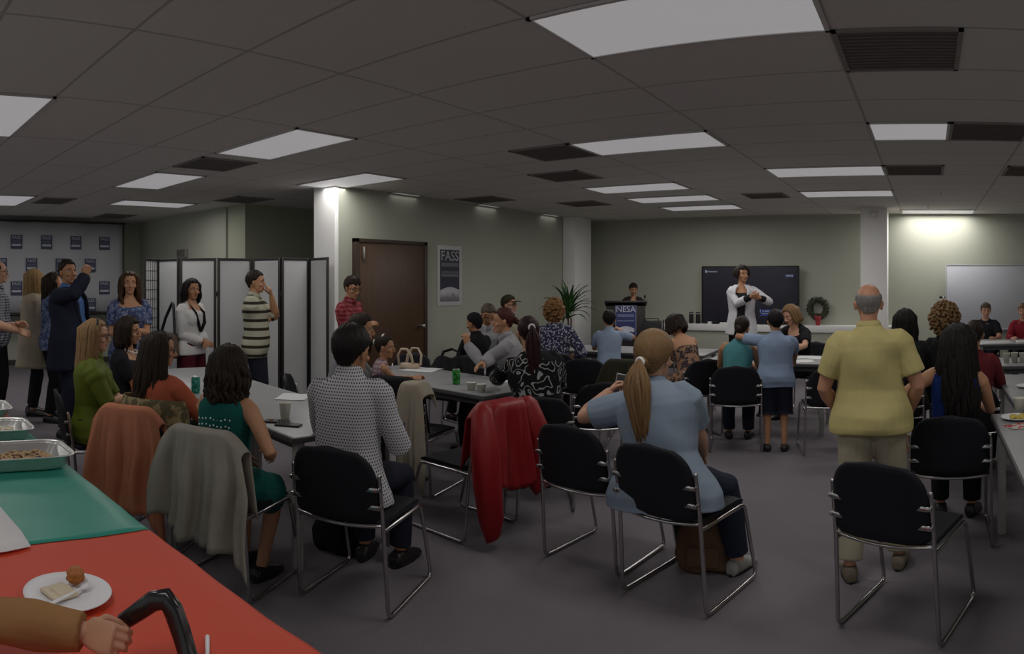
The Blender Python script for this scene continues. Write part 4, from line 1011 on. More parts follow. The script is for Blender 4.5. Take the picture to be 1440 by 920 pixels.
MAT_EYE = mat('eye white', (0.55, 0.53, 0.50), 0.25, var=0.02); MAT_IRIS = mat('dark iris', (0.02, 0.012, 0.008), 0.15, var=0.0)
MAT_LIP = {}
def skin_mat(key):
    c = {'fair': (0.56, 0.31, 0.205), 'tan': (0.465, 0.24, 0.132), 'olive': (0.40, 0.20, 0.108), 'dark': (0.26, 0.125, 0.07), 'ruddy': (0.49, 0.245, 0.15)}[key]
    m = mat('skin ' + key, c, 0.5, var=0.12, vscale=14, bump=0.08, bscale=220, spec=0.35)
    if key not in MAT_LIP: MAT_LIP[key] = mat('lips ' + key, (c[0] * 0.85, c[1] * 0.55, c[2] * 0.6), 0.4, var=0.05)
    return m
HAIRC = {'black': ((0.006, 0.005, 0.005), (0.022, 0.018, 0.017)), 'dark': ((0.010, 0.007, 0.005), (0.040, 0.026, 0.018)), 'brown': ((0.028, 0.014, 0.008), (0.085, 0.042, 0.022)), 'auburn': ((0.035, 0.010, 0.008), (0.09, 0.028, 0.020)), 'plum': ((0.012, 0.004, 0.006), (0.042, 0.012, 0.018)),
         'blond': ((0.20, 0.115, 0.045), (0.44, 0.285, 0.13)), 'darkblond': ((0.12, 0.068, 0.030), (0.30, 0.18, 0.085)), 'ginger': ((0.15, 0.070, 0.025), (0.34, 0.185, 0.075)), 'honey': ((0.15, 0.085, 0.036), (0.35, 0.22, 0.105)), 'gray': ((0.14, 0.13, 0.12), (0.34, 0.32, 0.30)), 'saltbrown': ((0.05, 0.035, 0.028), (0.17, 0.13, 0.10))}
def hair_mat(key):
    a, b = HAIRC[key]
    return pat('hair ' + key, 'strands', a, b, 190.0, None, 0.45)

def hair_cap(thick, line_front=0.070, line_side=0.012, line_back=-0.085, seed=0, wave=0.004, bald=0.0, fringe=None, part=0.0):
    """shell around the skull that dives under the skin outside the hair line"""
    nu, nv = 64, 40; V = []; Fs = []
    for i in range(nv + 1):
        th = -PI / 2 + PI * i / nv
        for j in range(nu):
            a = 2 * PI * j / nu; d = np.array((math.cos(th) * math.cos(a), math.cos(th) * math.sin(a), math.sin(th)))
            p = np.array((0.0745 * d[0], 0.096 * d[1], 0.088 * d[2])) + np.array((0, -0.014, 0.038))
            if p[2] < 0.03:  # keep the shell round the neck side from pinching in
                k = min(1, (0.03 - p[2]) / 0.11); hl_ = max(0.12, math.hypot(d[0], d[1])); rx0 = 0.0745 * math.hypot(d[0], d[1]); kk = lerp(rx0, max(rx0, 0.060), k) / max(rx0, 1e-3) if rx0 > 0.015 else 1.0
                p[0] *= kk; p[1] = -0.014 + (p[1] + 0.014) * kk
            fr = d[1] / max(0.05, math.hypot(d[0], d[1]))   # 1 front .. -1 back
            if fr > 0.45: ln = lerp(line_side + 0.03, line_front, min(1, (fr - 0.45) / 0.3))
            elif fr > -0.15: ln = lerp(line_side - 0.02, line_side + 0.03, (fr + 0.15) / 0.6)
            else: ln = lerp(line_back, line_side - 0.02, (fr + 1) / 0.85)
            if fringe and fr > 0.35: ln = fringe + 0.010 * math.sin(a * 9 + seed)
            ln += 0.004 * math.sin(a * 13 + seed)
            w_ = (p[2] - ln) / 0.016; w_ = max(0.0, min(1.0, w_))
            if bald and p[2] > bald + 0.02 * fr: w_ *= max(0.0, 1 - (p[2] - bald - 0.02 * fr) / 0.02)
            tk = thick * (0.75 + 0.35 * max(0, d[2])) + wave * math.sin(a * 17 + 5 * th + seed) * math.cos(th * 7 + seed) + wave * 0.6 * math.sin(a * 31 + seed * 2 + th * 3)
            if part: tk -= 0.007 * math.exp(-((p[0] - part) / 0.008) ** 2) * max(0, d[2])
            out = nrm(np.array((d[0], d[1], d[2] * 0.9)))
            V.append(p + out * (tk * w_ - 0.016 * (1 - w_)))
    for i in range(nv):
        for j in range(nu):
            k = (j + 1) % nu; Fs.append((i * nu + j, i * nu + k, (i + 1) * nu + k, (i + 1) * nu + j))
    Fs.append(tuple(range(nu - 1, -1, -1))); Fs.append(tuple(nv * nu + j for j in range(nu)))
    return np.array(V), Fs

def locks(n, length, seed, back=True, spread=1.0, wavy=0.01, r=0.015, front=True, flare=0.02, face_open=0.55, body=None):
    """strands falling from the scalp, in the head frame"""
    rn = random.Random(seed); P = []
    for k in range(n):
        a = lerp(-PI * face_open - PI / 2 + PI * 0.0, PI * face_open - PI / 2, (k + rn.random()) / n) if True else 0
        # a: around the head, -pi/2 is the back
        ca, sa = math.cos(a), math.sin(a); lay = rn.random()
        p = np.array((0.05 * ca, -0.014 + 0.055 * sa, 0.112)); pts = [p]
        q = np.array(((0.0745 + 0.012 + 0.010 * lay) * ca, -0.014 + (0.097 + 0.012 + 0.012 * lay) * sa, 0.045 + 0.01 * lay)); pts.append(q)
        L = length * rn.uniform(0.86, 1.06); nst = 8; ph = rn.uniform(0, 6)
        for s in range(1, nst + 1):
            t = s / nst; z = 0.045 - L * t
            fl = flare * math.sin(min(1.0, t * 1.4) * PI * 0.5) + (body(t, ca, sa) if body else 0)
            q = np.array(((0.080 + fl + 0.012 * lay) * ca * (1 - 0.10 * t), -0.014 + (0.098 + fl * 0.9 + 0.014 * lay) * sa * (1 - 0.08 * t), z))
            q = q + np.array((math.sin(t * 9 + ph), math.cos(t * 8 + ph * 1.7), 0)) * wavy * (0.3 + t); pts.append(q)
        rr = [r * 0.7, r] + [r * (1.05 - 0.25 * (s / nst)) for s in range(1, nst)] + [r * 0.35]
        P.append(tube(pts, rr, 7, True, 1.5))
    return P
def curls(n, seed, rad_=0.022, size=1.0, low=-0.08, face=0.35, vol=0.03):
    rn = random.Random(seed); P = []
    while len(P) < n:
        d = np.array((rn.gauss(0, 1), rn.gauss(0, 1), rn.gauss(0.1, 1))); d = nrm(d)
        p = np.array((0.0745 * d[0], 0.096 * d[1], 0.088 * d[2])) * (1 + vol / 0.08 * rn.uniform(0.35, 1.0)) + np.array((0, -0.018, 0.036))
        p[2] = lerp(low, p[2], 1) if p[2] > low else low + rn.uniform(0, 0.03)
        if d[1] > face and d[2] < 0.45: continue
        P.append(ellipsoid(p, np.array((1, 1, 1)) * rad_ * rn.uniform(0.7, 1.15) * size, None, 9, 6))
    return P

PEOPLE = []
def person(label, x, y, head_to, h=1.70, sex='f', pose='stand', seat=0.480, lean=4, roll=0, twist=0, head=(0, 0, 0), L='side', R='side', Lp=None, Rp=None, Lh=None, Rh=None,
           skin='tan', hair='short', hc='dark', top=None, bottom=None, shoes=None, build=1.0, belly=0.0, extra=None, fine=0.007, knees=None, feet=None, glasses=False, z0=0.0, curlL=0.30, curlR=0.30, hairkw=None, necklen=1.0, hip_h=None, hscale=1.0):
    """head_to: heading (radians) the body faces. Positions in the local frame: +Y ahead, +X to the person's right."""
    s = h / 1.75; child = h < 1.45; b = build; f = 1.0 if sex == 'm' else 0.0
    sit = pose == 'sit'
    hz = (seat + 0.085 * s) if sit else 0.925 * s
    if hip_h: hz = hip_h
    p0 = np.array((0, 0, hz)); TL = 0.548 * s
    NS = 12; fr = []; pos = p0.copy(); R0 = None
    th, ro, tw = rad(lean), rad(roll), rad(twist)
    for i in range(NS + 1):
        t = i / NS; k = 0.35 + 0.65 * t if sit else 0.25 + 0.75 * t
        Rm = Rz(tw * t) @ Rx(-th * k) @ Ry(ro * k)
        if i: pos = pos + Rm @ Z3 * (TL / NS)
        fr.append((pos.copy(), Rm))
    def at(z):   # z in body units (of a 1.75 m person) above the hip joints
        t = z / 0.535 * NS; i = int(max(0, min(NS - 1, math.floor(t)))); q = t - i
        pa, Ra = fr[i]; pb, Rb = fr[i + 1]
        return pa + (pb - pa) * q, Ra
    def torso(infl=0.0, z_lo=-0.07, z_hi=0.535, drop=0.0, hemflare=0.0, narrow=1.0):
        w = 0.155 if f else 0.160
        prof = [(-0.10, 0.90, 0.098, 0.0), (-0.05, 1.03, 0.112, -0.004), (0.02, 1.05, 0.118, -0.006), (0.09, 1.00 if f else 0.94, 0.108, 0.0), (0.16, 0.96 if f else 0.80, 0.100, 0.004), (0.24, 1.0 if f else 0.84, 0.106, 0.004), (0.32, 1.07 if f else 0.92, 0.114, 0.006), (0.39, 1.12 if f else 0.95, 0.112, 0.002), (0.435, 1.06 if f else 0.90, 0.096, -0.006), (0.465, 0.84 if f else 0.72, 0.080, -0.012), (0.492, 0.58 if f else 0.50, 0.066, -0.012), (0.52, 0.40 if f else 0.35, 0.056, -0.006), (0.535, 0.335 if f else 0.29, 0.050, -0.002)]
        zs = sorted(set([z_lo, z_hi] + [q[0] for q in prof if z_lo < q[0] < z_hi])); rings = []
        pz = [q[0] for q in prof]
        for z in zs:
            wide = 1.0 + (0.16 * max(0.0, min(1.0, (0.06 - z) / 0.12)) if hemflare >= 0 and infl > 0.0145 else 0.0)
            kx, ry, cy = (np.interp(z, pz, [q[1] for q in prof]), np.interp(z, pz, [q[2] for q in prof]), np.interp(z, pz, [q[3] for q in prof]))
            rx = w * max(kx, 1.0 if wide > 1 else 0) * wide
            bl = belly * math.exp(-((z - 0.10) / 0.13) ** 2); ry2 = ry + bl * 0.5; cy2 = cy + bl * 0.5; rx = rx + bl * 0.35
            hf = hemflare * max(0, (0.12 - z) / 0.2)
            c, Rm = at(max(-0.0, z)) if z >= 0 else (p0 + fr[0][1] @ Z3 * z * s, fr[0][1])
            c = c + Rm @ Y3 * cy2 * s
            rr = ring(c, Rm @ X3, Rm @ Y3, (rx * b * narrow + infl + hf) * s, (ry2 * (0.5 + 0.5 * b) * (0.55 + 0.45 * wide) + infl + hf) * s, 28, 2.25)
            if drop and z > 0.40:
                k = (z - 0.40) / 0.135
                rr = rr + np.array([Rm @ Z3 * (-drop * k * max(0.0, float(np.dot(v - c, Rm @ Y3)) / (ry2 * s))) for v in rr]) * s
            rings.append(rr)
        return loft(rings)
    bust = []
    if sex == 'f' and not child:
        for sx in (-1, 1):
            c, Rm = at(0.325); bust.append((c + Rm @ np.array((sx * 0.068 * b, 0.078, 0.0)) * s, Rm))
    def bust_parts(infl): return [ellipsoid(c, np.array((0.066, 0.056, 0.064)) * s * (0.6 + 0.4 * b) + infl, Rm, 14, 10) for c, Rm in bust]
    # ---- arms
    shw = (0.180 if f else 0.160) * (0.55 + 0.45 * b); a1, a2 = 0.285 * s, 0.250 * s
    cS, RS = at(0.432); arms = {}
    presets = {'side': (0.07, 0.03, -0.52), 'lap': (-0.06, 0.34, -0.40), 'table': (-0.02, 0.40, -0.22), 'crossed': (-0.25, 0.175, -0.20), 'clasp': (-0.155, 0.19, -0.36), 'hip': (0.11, 0.0, -0.36), 'chin': (-0.16, 0.20, 0.10), 'back': (0.02, -0.14, -0.45), 'desk': (-0.12, 0.36, -0.22)}
    for sd, tgt, pole in ((1, R, Rp), (-1, L, Lp)):
        S = cS + RS @ np.array((sd * shw, -0.008, 0.0)) * s
        if isinstance(tgt, str):
            q = np.array(presets[tgt]); q = S + Rz(tw * 0.8) @ np.array((sd * q[0], q[1], q[2])) * s
        else: q = np.array(tgt, float)
        pl = np.array(pole if pole is not None else (sd * 0.55, -0.55, -0.75), float)
        E_, W_ = ik(S, q, a1, a2, pl); arms[sd] = (S, E_, W_)
    def arm_tube(sd, infl, frac=1.0, fl=0.0):
        """frac: 0.5 elbow, 1 wrist; sleeve ends there"""
        S, E_, W_ = arms[sd]; k = (0.5 + 0.5 * b) * (1.08 if f else 0.94) * (0.86 if child else 1)
        inn = cS + RS @ np.array((sd * shw * 0.55, -0.006, 0.012)) * s
        pts = [inn, lerp(inn, S, 0.72) + Z3 * 0.006 * s, lerp(lerp(inn, S, 0.92), E_, 0.07)]; rr = [0.046 * k, 0.051 * k, 0.053 * k]
        for t in (0.3, 0.65, 1.0): pts.append(lerp(S, E_, t)); rr.append((0.0485, 0.043, 0.037)[(0.3, 0.65, 1.0).index(t)] * k)
        for t in (0.25, 0.6, 1.0): pts.append(lerp(E_, W_, t)); rr.append((0.041, 0.034, 0.0255)[(0.25, 0.6, 1.0).index(t)] * k)
        if frac < 1.0:
            tot = frac * 2
            if tot <= 1: pts2 = pts[:3] + [lerp(S, E_, max(0.12, tot * 0.6)), lerp(S, E_, max(0.16, tot))]; rr2 = rr[:3] + [0.051 * k, lerp(0.052, 0.040, tot) * k]
            else: pts2 = pts[:6] + [lerp(E_, W_, (tot - 1) * 0.5), lerp(E_, W_, tot - 1)]; rr2 = rr[:6] + [0.041 * k, lerp(0.041, 0.028, tot - 1) * k]
            pts, rr = pts2, rr2
        n_ = len(rr); rr = [(q * s + infl + fl * i / (n_ - 1)) for i, q in enumerate(rr)]
        return tube(pts, rr, 14, infl == 0 and frac == 1.0)
    # ---- legs
    kn = {}; ft = {}
    for sd in (1, -1):
        hip = p0 + fr[0][1] @ np.array((sd * 0.080 * (0.6 + 0.4 * b), 0, 0)) * s
        if feet and feet.get(sd) is not None: fo = np.array(feet[sd], float)
        elif sit: fo = np.array((sd * 0.11 * s, 0.43 * s, 0.0))
        else: fo = np.array((sd * 0.105 * s, 0.0, 0.0))
        an = fo + np.array((0, 0, 0.085 * s)); pole = (sd * 0.10, 1.0, 0.55 if sit else 0.0)
        if knees and knees.get(sd) is not None: pole = knees[sd]
        K, A = ik(hip, an, 0.435 * s, 0.415 * s, pole); kn[sd] = (hip, K, A); ft[sd] = fo
    def leg_tube(sd, infl, frac=1.0, fl=0.0, top=True):
        H, K, A = kn[sd]; k = (0.45 + 0.55 * b) * (0.84 if child else 1)
        pts = [H + Z3 * (0.03 * s if not sit else 0.0), lerp(H, K, 0.25), lerp(H, K, 0.6), K, lerp(K, A, 0.3), lerp(K, A, 0.65), A]
        rr = [0.080, 0.081, 0.066, 0.052, 0.051, 0.041, 0.033]
        cum = [0, .12, .3, .5, .65, .82, 1.0]
        if frac < 1.0:
            P2, R2 = [], []
            for p_, r_, c_ in zip(pts, rr, cum):
                if c_ < frac - 0.02: P2.append(p_); R2.append(r_)
            i = len(P2) - 1; q = (frac - cum[i]) / (cum[i + 1] - cum[i]); P2.append(lerp(pts[i], pts[i + 1], q)); R2.append(lerp(rr[i], rr[i + 1], q)); pts, rr = P2, R2
        n_ = len(rr); rr = [q * k * s + infl + fl * (i / (n_ - 1)) ** 2 for i, q in enumerate(rr)]
        return tube(pts, rr, 16, infl == 0)
    ftdir = {}
    for sd in (1, -1):
        a = sd * -0.16; ftdir[sd] = Rz(a)
    def foot_parts(sd, infl, up=0.0):
        Rf = ftdir[sd]; o = ft[sd]; P_ = []
        rings = []
        for y, rx, z1 in ((-0.075, 0.022, 0.045), (-0.06, 0.034, 0.075), (-0.01, 0.038, 0.085), (0.05, 0.041, 0.068), (0.11, 0.046, 0.048), (0.155, 0.042, 0.036), (0.185, 0.022, 0.024)):
            hh = (z1 * s + infl) / 2; c = o + Rf @ np.array((0, y * s, 0)) + Z3 * (hh + 0.002)
            rings.append(ring(c, Rf @ X3, Z3, rx * s + infl, hh, 14, 2.6))
        P_.append(loft(rings)); return P_
    # ---- head and neck
    nb, Rn = at(0.515); hs = s ** (0.55 if child else 0.9) * (1.0 if f else 0.97) * hscale
    RH = Rz(rad(head[0])) @ Rx(-rad(head[1])) @ Ry(rad(head[2]))
    nup = nrm(0.6 * (Rn @ Z3) + 0.6 * Z3 + 0.12 * (RH @ Y3)); nt = nb + nup * 0.058 * s * necklen
    HC = nt + RH @ np.array((0, 0.012, 0.085)) * hs
    def hx(part): return xform((part[0] * hs, part[1]), RH, HC)
    # body core
    core = [torso()] + bust_parts(0.0)
    for sd in (1, -1):
        core += [arm_tube(sd, 0.0), leg_tube(sd, 0.0)] + foot_parts(sd, 0.0)
    core.append(tube([nb - Rn @ Z3 * 0.05 * s, nb, lerp(nb, nt, 0.7), nt + RH @ np.array((0, -0.004, 0.03)) * hs], [0.062 * s, 0.056 * s, 0.050 * s * (1.06 if f else 0.94), 0.050 * hs], 16))
    bodyV, bodyF = remesh(join(core), fine * (s ** 0.5), 4)
    neck_head = [hx(p) for p in head_parts(sex, child)] + [tube([lerp(nb, nt, 0.35), nt, nt + RH @ np.array((0, -0.006, 0.05)) * hs], [0.0525 * s * (1.04 if f else 0.93), 0.050 * s * (1.04 if f else 0.93), 0.050 * hs], 16)]
    HV, HF = remesh(join(neck_head), 0.0042 * hs, 3)
    parts = [(bodyV, bodyF), (HV, HF)]; nfb, nfh = len(bodyF), len(HF); nhand = 0
    handinfo = {}
    for sd, crl, hd in ((1, curlR, Rh), (-1, curlL, Lh)):
        S, E_, W_ = arms[sd]; yd = nrm(W_ - E_)
        if hd is not None and hd.get('dir') is not None: yd = nrm(hd['dir'])
        pn = np.array(hd['palm'], float) if hd is not None and hd.get('palm') is not None else np.array((-sd * 1.0, 0.1, -0.6)) if abs(yd[2]) < 0.75 else np.array((-sd * 1.0, 0.0, 0))
        zz = -nrm(pn - yd * np.dot(pn, yd)); xx = np.cross(yd, zz); Rm = np.column_stack([xx, yd, zz])
        th_ = hd.get('thumb', 0.4) if hd else 0.4
        hp = join([xform((p[0] * s * (1.0 if f else 0.93), p[1]), Rm, W_) for p in hand_parts(sd, crl, th_)])
        hv = remesh(hp, 0.0036 * max(0.8, s), 2); parts.append(hv); nhand += len(hv[1]); handinfo[sd] = (W_, Rm)
    # eyes, brows
    eyes = []; iris = []; brow = []
    for sx in (-1, 1):
        eyes.append(hx(ellipsoid((sx * 0.031, 0.0655, 0.0105), (0.0135, 0.0125, 0.0080), None, 12, 8)))
        iris.append(hx(ellipsoid((sx * 0.031, 0.0735, 0.0105), (0.0052, 0.0052, 0.0056), None, 10, 6)))
        brow.append(hx(tube([(sx * 0.014, 0.0868, 0.0335), (sx * 0.030, 0.0850, 0.0385), (sx * 0.048, 0.0720, 0.034)], [0.0030, 0.0036, 0.0018], 6)))
        brow.append(hx(tube([(sx * 0.019, 0.0765, 0.0150), (sx * 0.031, 0.0795, 0.0192), (sx * 0.044, 0.0700, 0.0150)], 0.0016, 6)))
    nE = sum(len(p[1]) for p in eyes); nI = sum(len(p[1]) for p in iris); nB = sum(len(p[1]) for p in brow)
    allp = join(parts + eyes + iris + brow)
    body = obj('person', allp, skin_mat(skin))
    for m_ in (MAT_LIP[skin], MAT_EYE, MAT_IRIS, hair_mat(hc)): body.data.materials.append(m_)
    n0 = nfb + nfh + nhand; idx = np.zeros(len(allp[1]), int); idx[n0:n0 + nE] = 2; idx[n0 + nE:n0 + nE + nI] = 3; idx[n0 + nE + nI:] = 4
    hl = (HV - HC) @ RH / hs      # head-local coordinates
    for fi, q in enumerate(HF):
        c = hl[list(q)].mean(axis=0)
        if c[1] > 0.0775 and abs(c[0]) < 0.024 and -0.0705 < c[2] < -0.0480: idx[nfb + fi] = 1
    body.data.polygons.foreach_set('material_index', idx.tolist())
    body.location = (x, y, z0); body.rotation_euler = (0, 0, head_to)
    tag(body, label, 'person')
    # ---- clothing
    info = dict(s=s, at=at, arms=arms, hx=hx, HC=HC, RH=RH, hs=hs, p0=p0, body=body, hand=handinfo, torso=torso, arm_tube=arm_tube, kn=kn, b=b, fr=fr, Rn=Rn, nb=nb)
    top = dict(top or {}); bt = dict(bottom or {})
    if bt:
        P_ = []; infl = bt.get('infl', 0.013)
        if bt['kind'] in ('trousers', 'shorts'):
            P_.append(torso(infl, -0.09, bt.get('waist', 0.08)))
            for sd in (1, -1): P_.append(leg_tube(sd, infl + bt.get('loose', 0.004), bt.get('len', 0.97), bt.get('flare', 0.01)))
        elif bt['kind'] == 'skirt':
            P_.append(torso(infl, -0.09, bt.get('waist', 0.12)))
            for sd in (1, -1): P_.append(leg_tube(sd, infl + bt.get('loose', 0.02), bt.get('len', 0.55), bt.get('flare', 0.02)))
            H1, K1, _ = kn[1]; H2, K2, _ = kn[-1]; fq = min(1.0, bt.get('len', 0.55) * 2)
            if sit: P_.append(tube([(H1 + H2) / 2, lerp((H1 + H2) / 2, (K1 + K2) / 2, fq * 0.95)], [0.09 * s, 0.075 * s], 14, False))
            else: P_.append(loft([ring(lerp((H1 + H2) / 2, np.array((0, 0, 0.0)) + (kn[1][2] + kn[-1][2]) / 2, q), X3, Y3, (0.165 + 0.05 * q) * s * b, (0.125 + 0.05 * q) * s, 24) for q in np.linspace(-0.05, bt.get('len', 0.55), 5)]))
        V_, F_ = remesh(join(P_), fine * 1.15 * (s ** 0.5), 3); V_ = wrinkle(V_, 0.0022 * s, 26, x + y)
        o = obj('shorts' if bt['kind'] == 'shorts' else bt['kind'], (V_, F_), bt['m'], body)
    if top:
        infl = top.get('infl', 0.016); sl = top.get('sl', 'short'); frac = {'none': 0, 'cap': 0.14, 'short': 0.36, 'elbow': 0.50, 'three': 0.78, 'long': 0.985}[sl]
        P_ = [torso(infl, top.get('hem', -0.10), top.get('neck', 0.53), top.get('drop', 0.03), top.get('flare', 0.0), 0.93 if sl == 'none' else 1.0)] + bust_parts(infl)
        if frac:
            for sd in (1, -1): P_.append(arm_tube(sd, infl * top.get('slk', 0.75), frac, top.get('cuff', 0.006)))
            if top.get('puff'):
                for sd in (1, -1): P_.append(ellipsoid(lerp(arms[sd][0], arms[sd][1], 0.28), np.array((0.075, 0.08, 0.085)) * s))
        if top.get('dress'):
            for sd in (1, -1): P_.append(leg_tube(sd, infl + 0.02, top['dress'], 0.02))
            H1, K1, _ = kn[1]; H2, K2, _ = kn[-1]
            if sit: P_.append(tube([(H1 + H2) / 2, lerp((H1 + H2) / 2, (K1 + K2) / 2, min(1, top['dress'] * 2) * 0.96)], [0.10 * s, 0.085 * s], 14, False))
            else: P_.append(loft([ring(lerp((H1 + H2) / 2, (kn[1][2] + kn[-1][2]) / 2, q), X3, Y3, (0.175 + 0.05 * q) * s * b, (0.130 + 0.05 * q) * s * b, 24) for q in np.linspace(-0.08, top['dress'], 6)]))
        V_, F_ = remesh(join(P_), fine * 1.1 * (s ** 0.5), top.get('smooth', 4)); V_ = wrinkle(V_, top.get('wr', 0.0030) * s, top.get('wf', 24), x * 3 + y)
        o = obj(top.get('name', 'shirt'), (V_, F_), top['m'], body); info['top'] = o
        if top.get('collar') is not None:
            Rm = Rn; rc = []
            for q, rx, ry, lift in ((0, 0.068, 0.064, -0.018), (1, 0.062, 0.059, 0.012), (2, 0.061, 0.058, 0.044), (3, 0.068, 0.065, 0.034), (4, 0.078, 0.074, -0.006)):
                c = nb + Rm @ np.array((0, 0.004, lift)) * s; rr_ = ring(c, Rm @ X3, nrm(Rm @ Y3), rx * s, ry * s, 28)
                rr_ = rr_ + np.array([-(Rm @ Z3) * (0.030 * s * max(0.0, float(np.dot(v - c, Rm @ Y3)) / (ry * s))) for v in rr_]); rc.append(rr_)
            V_, F_ = loft(rc, False, False); oc = obj('collar', (V_, F_), top['collar'], o); md = oc.modifiers.new('t', 'SOLIDIFY'); md.thickness = 0.004
        if top.get('belt') is not None:
            c_rings = torso(infl + 0.006, top.get('belt_z', 0.12), top.get('belt_z', 0.12) + 0.05); obj('belt', remesh(c_rings, 0.008, 2), top['belt'], o)
    if top.get('jacket'):
        J = top['jacket']; build_jacket(info, J, x + y, fine)
    # ---- shoes
    if shoes is not None:
        for sd in (1, -1):
            P_ = foot_parts(sd, 0.007)
            V_, F_ = remesh(join(P_), 0.006, 3); V_[:, 2] = np.maximum(V_[:, 2], 0.0)
            so = obj('shoe', (V_, F_), shoes, body)
            rr_ = [xform(ring((0, yy, 0), X3, Y3, 1, 1, 3), None)[0] if False else None for yy in ()]
            outl = []
            for a in range(28):
                aa = 2 * PI * a / 28; yy = 0.055 + 0.136 * math.sin(aa); xx = 0.045 * math.cos(aa) * (1 + 0.12 * math.sin(aa))
                outl.append(ft[sd] + ftdir[sd] @ np.array((xx, yy, 0)) * s)
            outl = np.array(outl); obj('sole', loft([outl + Z3 * 0.0, outl + Z3 * 0.016 * s]), M_blackp if hc != 'sole' else M_blackp, so)
    # ---- hair
    if hair:
        kw = dict(hairkw or {}); P_ = []; sd_ = int(abs(x * 13 + y * 7)) + 1; hm = hair_mat(hc)
        if hair == 'short': P_.append(hair_cap(kw.get('thick', 0.013), kw.get('front', 0.072), 0.010, kw.get('back', -0.070), sd_, 0.003, fringe=kw.get('fringe')))
        elif hair == 'boy': P_.append(hair_cap(0.018, 0.060, -0.002, -0.075, sd_, 0.004, fringe=kw.get('fringe', 0.052)))
        elif hair == 'fringe_bald': P_.append(hair_cap(0.007, 0.2, -0.006, -0.080, sd_, 0.002, bald=0.062))
        elif hair in ('long', 'wavy'):
            P_.append(hair_cap(0.014, 0.078, -0.01, -0.11, sd_, 0.003, part=kw.get('part', 0.012)))
            lk = locks(kw.get('n', 46), kw.get('len', 0.36), sd_, wavy=kw.get('wavy', 0.006 if hair == 'long' else 0.016), r=kw.get('r', 0.0155), flare=kw.get('flare', 0.022), face_open=kw.get('open', 0.70))
            P_ += lk
        elif hair == 'pony':
            P_.append(hair_cap(kw.get('thick', 0.012), 0.078, 0.0, -0.085, sd_, 0.002))
            tz = kw.get('tie', 0.010); L_ = kw.get('len', 0.34); rn = random.Random(sd_)
            tie = np.array((0, -0.118 - kw.get('thick', 0.012), tz))
            for k in range(kw.get('n', 30)):
                a = rn.uniform(0, 2 * PI); q = rn.uniform(0.2, 1.0); ph = rn.uniform(0, 6); rr = kw.get('fat', 0.030); pts = [np.array((0.045 * math.cos(a) * q, -0.080, tz + 0.05 * math.sin(a) * q)), tie + np.array((0.010 * math.cos(a), 0.0, 0.010 * math.sin(a)))]
                Lk = L_ * rn.uniform(0.75, 1.05)
                for t in np.linspace(0.12, 1, 8):
                    w_ = rr * math.sin(min(1, t * 2.2) * PI / 2) * (1 - 0.55 * t ** 2)
                    pts.append(tie + np.array((math.cos(a) * q * w_ + 0.006 * math.sin(t * 7 + ph) + kw.get('sway', 0.0) * t, -0.035 * math.sin(min(1, t * 2) * PI / 2) - 0.5 * w_ * abs(math.sin(a)) * q + kw.get('backk', 0.0) * t, -Lk * t + 0.014)))
                P_.append(tube(pts, [0.010, 0.007] + [0.0105] * 6 + [0.008, 0.003], 7))
        elif hair == 'bun': P_.append(hair_cap(0.012, 0.076, 0.0, -0.085, sd_, 0.002)); P_ += [ellipsoid((0, -0.125, 0.0), (0.038, 0.032, 0.036)), ellipsoid((0.012, -0.14, -0.012), (0.03, 0.026, 0.03))]
        elif hair == 'curly': P_.append(remesh(join([hair_cap(kw.get('thick', 0.022), 0.078, -0.01, -0.10, sd_, 0.006)] + curls(kw.get('n', 420), sd_, kw.get('r', 0.0135), 1.0, kw.get('low', -0.07), kw.get('face', 0.45), kw.get('vol', 0.036))), 0.0045, 1))
        elif hair == 'bob':
            P_.append(hair_cap(0.020, 0.072, -0.03, -0.12, sd_, 0.004, fringe=kw.get('fringe'))); P_ += locks(40, kw.get('len', 0.16), sd_, wavy=0.004, r=0.016, flare=0.014, face_open=0.66)
        ho = obj('hair', hx(join(P_)), hm, body); info['hair'] = ho
        if hair == 'pony': obj('hair_tie', hx(tube([np.array((0.021 * math.cos(a), -0.114 - kw.get('thick', 0.012), kw.get('tie', 0.010) + 0.021 * math.sin(a))) for a in np.linspace(0, 2 * PI, 17)[:-1]], 0.008, 8, False, 1.0, (0, 1, 0), True)), kw.get('tie_m', M_plastic_white), ho)
        if hair == 'fringe_bald': pass
    if glasses:
        g = []
        for sx in (-1, 1):
            g.append(tube([np.array((sx * 0.032 + 0.021 * math.cos(a), 0.094 - 0.010 * abs(math.cos(a)) * (1 if sx * math.cos(a) > 0 else 0), 0.009 + 0.016 * math.sin(a))) for a in np.linspace(0, 2 * PI, 17)[:-1]], 0.0021, 6, False, 1.0, (0, 1, 0), True))
            g.append(tube([(sx * 0.053, 0.085, 0.013), (sx * 0.080, 0.03, 0.014), (sx * 0.083, -0.01, 0.008)], 0.0022, 6))
        g.append(tube([(-0.011, 0.096, 0.012), (0.011, 0.096, 0.012)], 0.0022, 6)); obj('glasses', hx(join(g)), M_blackp, body)
    if extra: extra(info)
    if globals().get('DEBUG'):
        def px(p):
            c_, s_ = math.cos(head_to), math.sin(head_to); X_ = x + c_ * p[0] - s_ * p[1]; Y_ = y + s_ * p[0] + c_ * p[1]
            return (round(1305 + 965 * math.atan2(X_, Y_)), round(395 - 965 * (p[2] + z0 - 1.58) / math.hypot(X_, Y_)))
        print('DBG', label[:38].ljust(38), 'head', px(HC), 'top', px(HC + RH @ np.array((0, 0, .135)) * hs)[1], 'shL', px(arms[-1][0]), 'shR', px(arms[1][0]), 'elL', px(arms[-1][1]), 'elR', px(arms[1][1]), 'wrL', px(arms[-1][2]), 'wrR', px(arms[1][2]), 'hip', px(p0))
    PEOPLE.append(body)
    return info

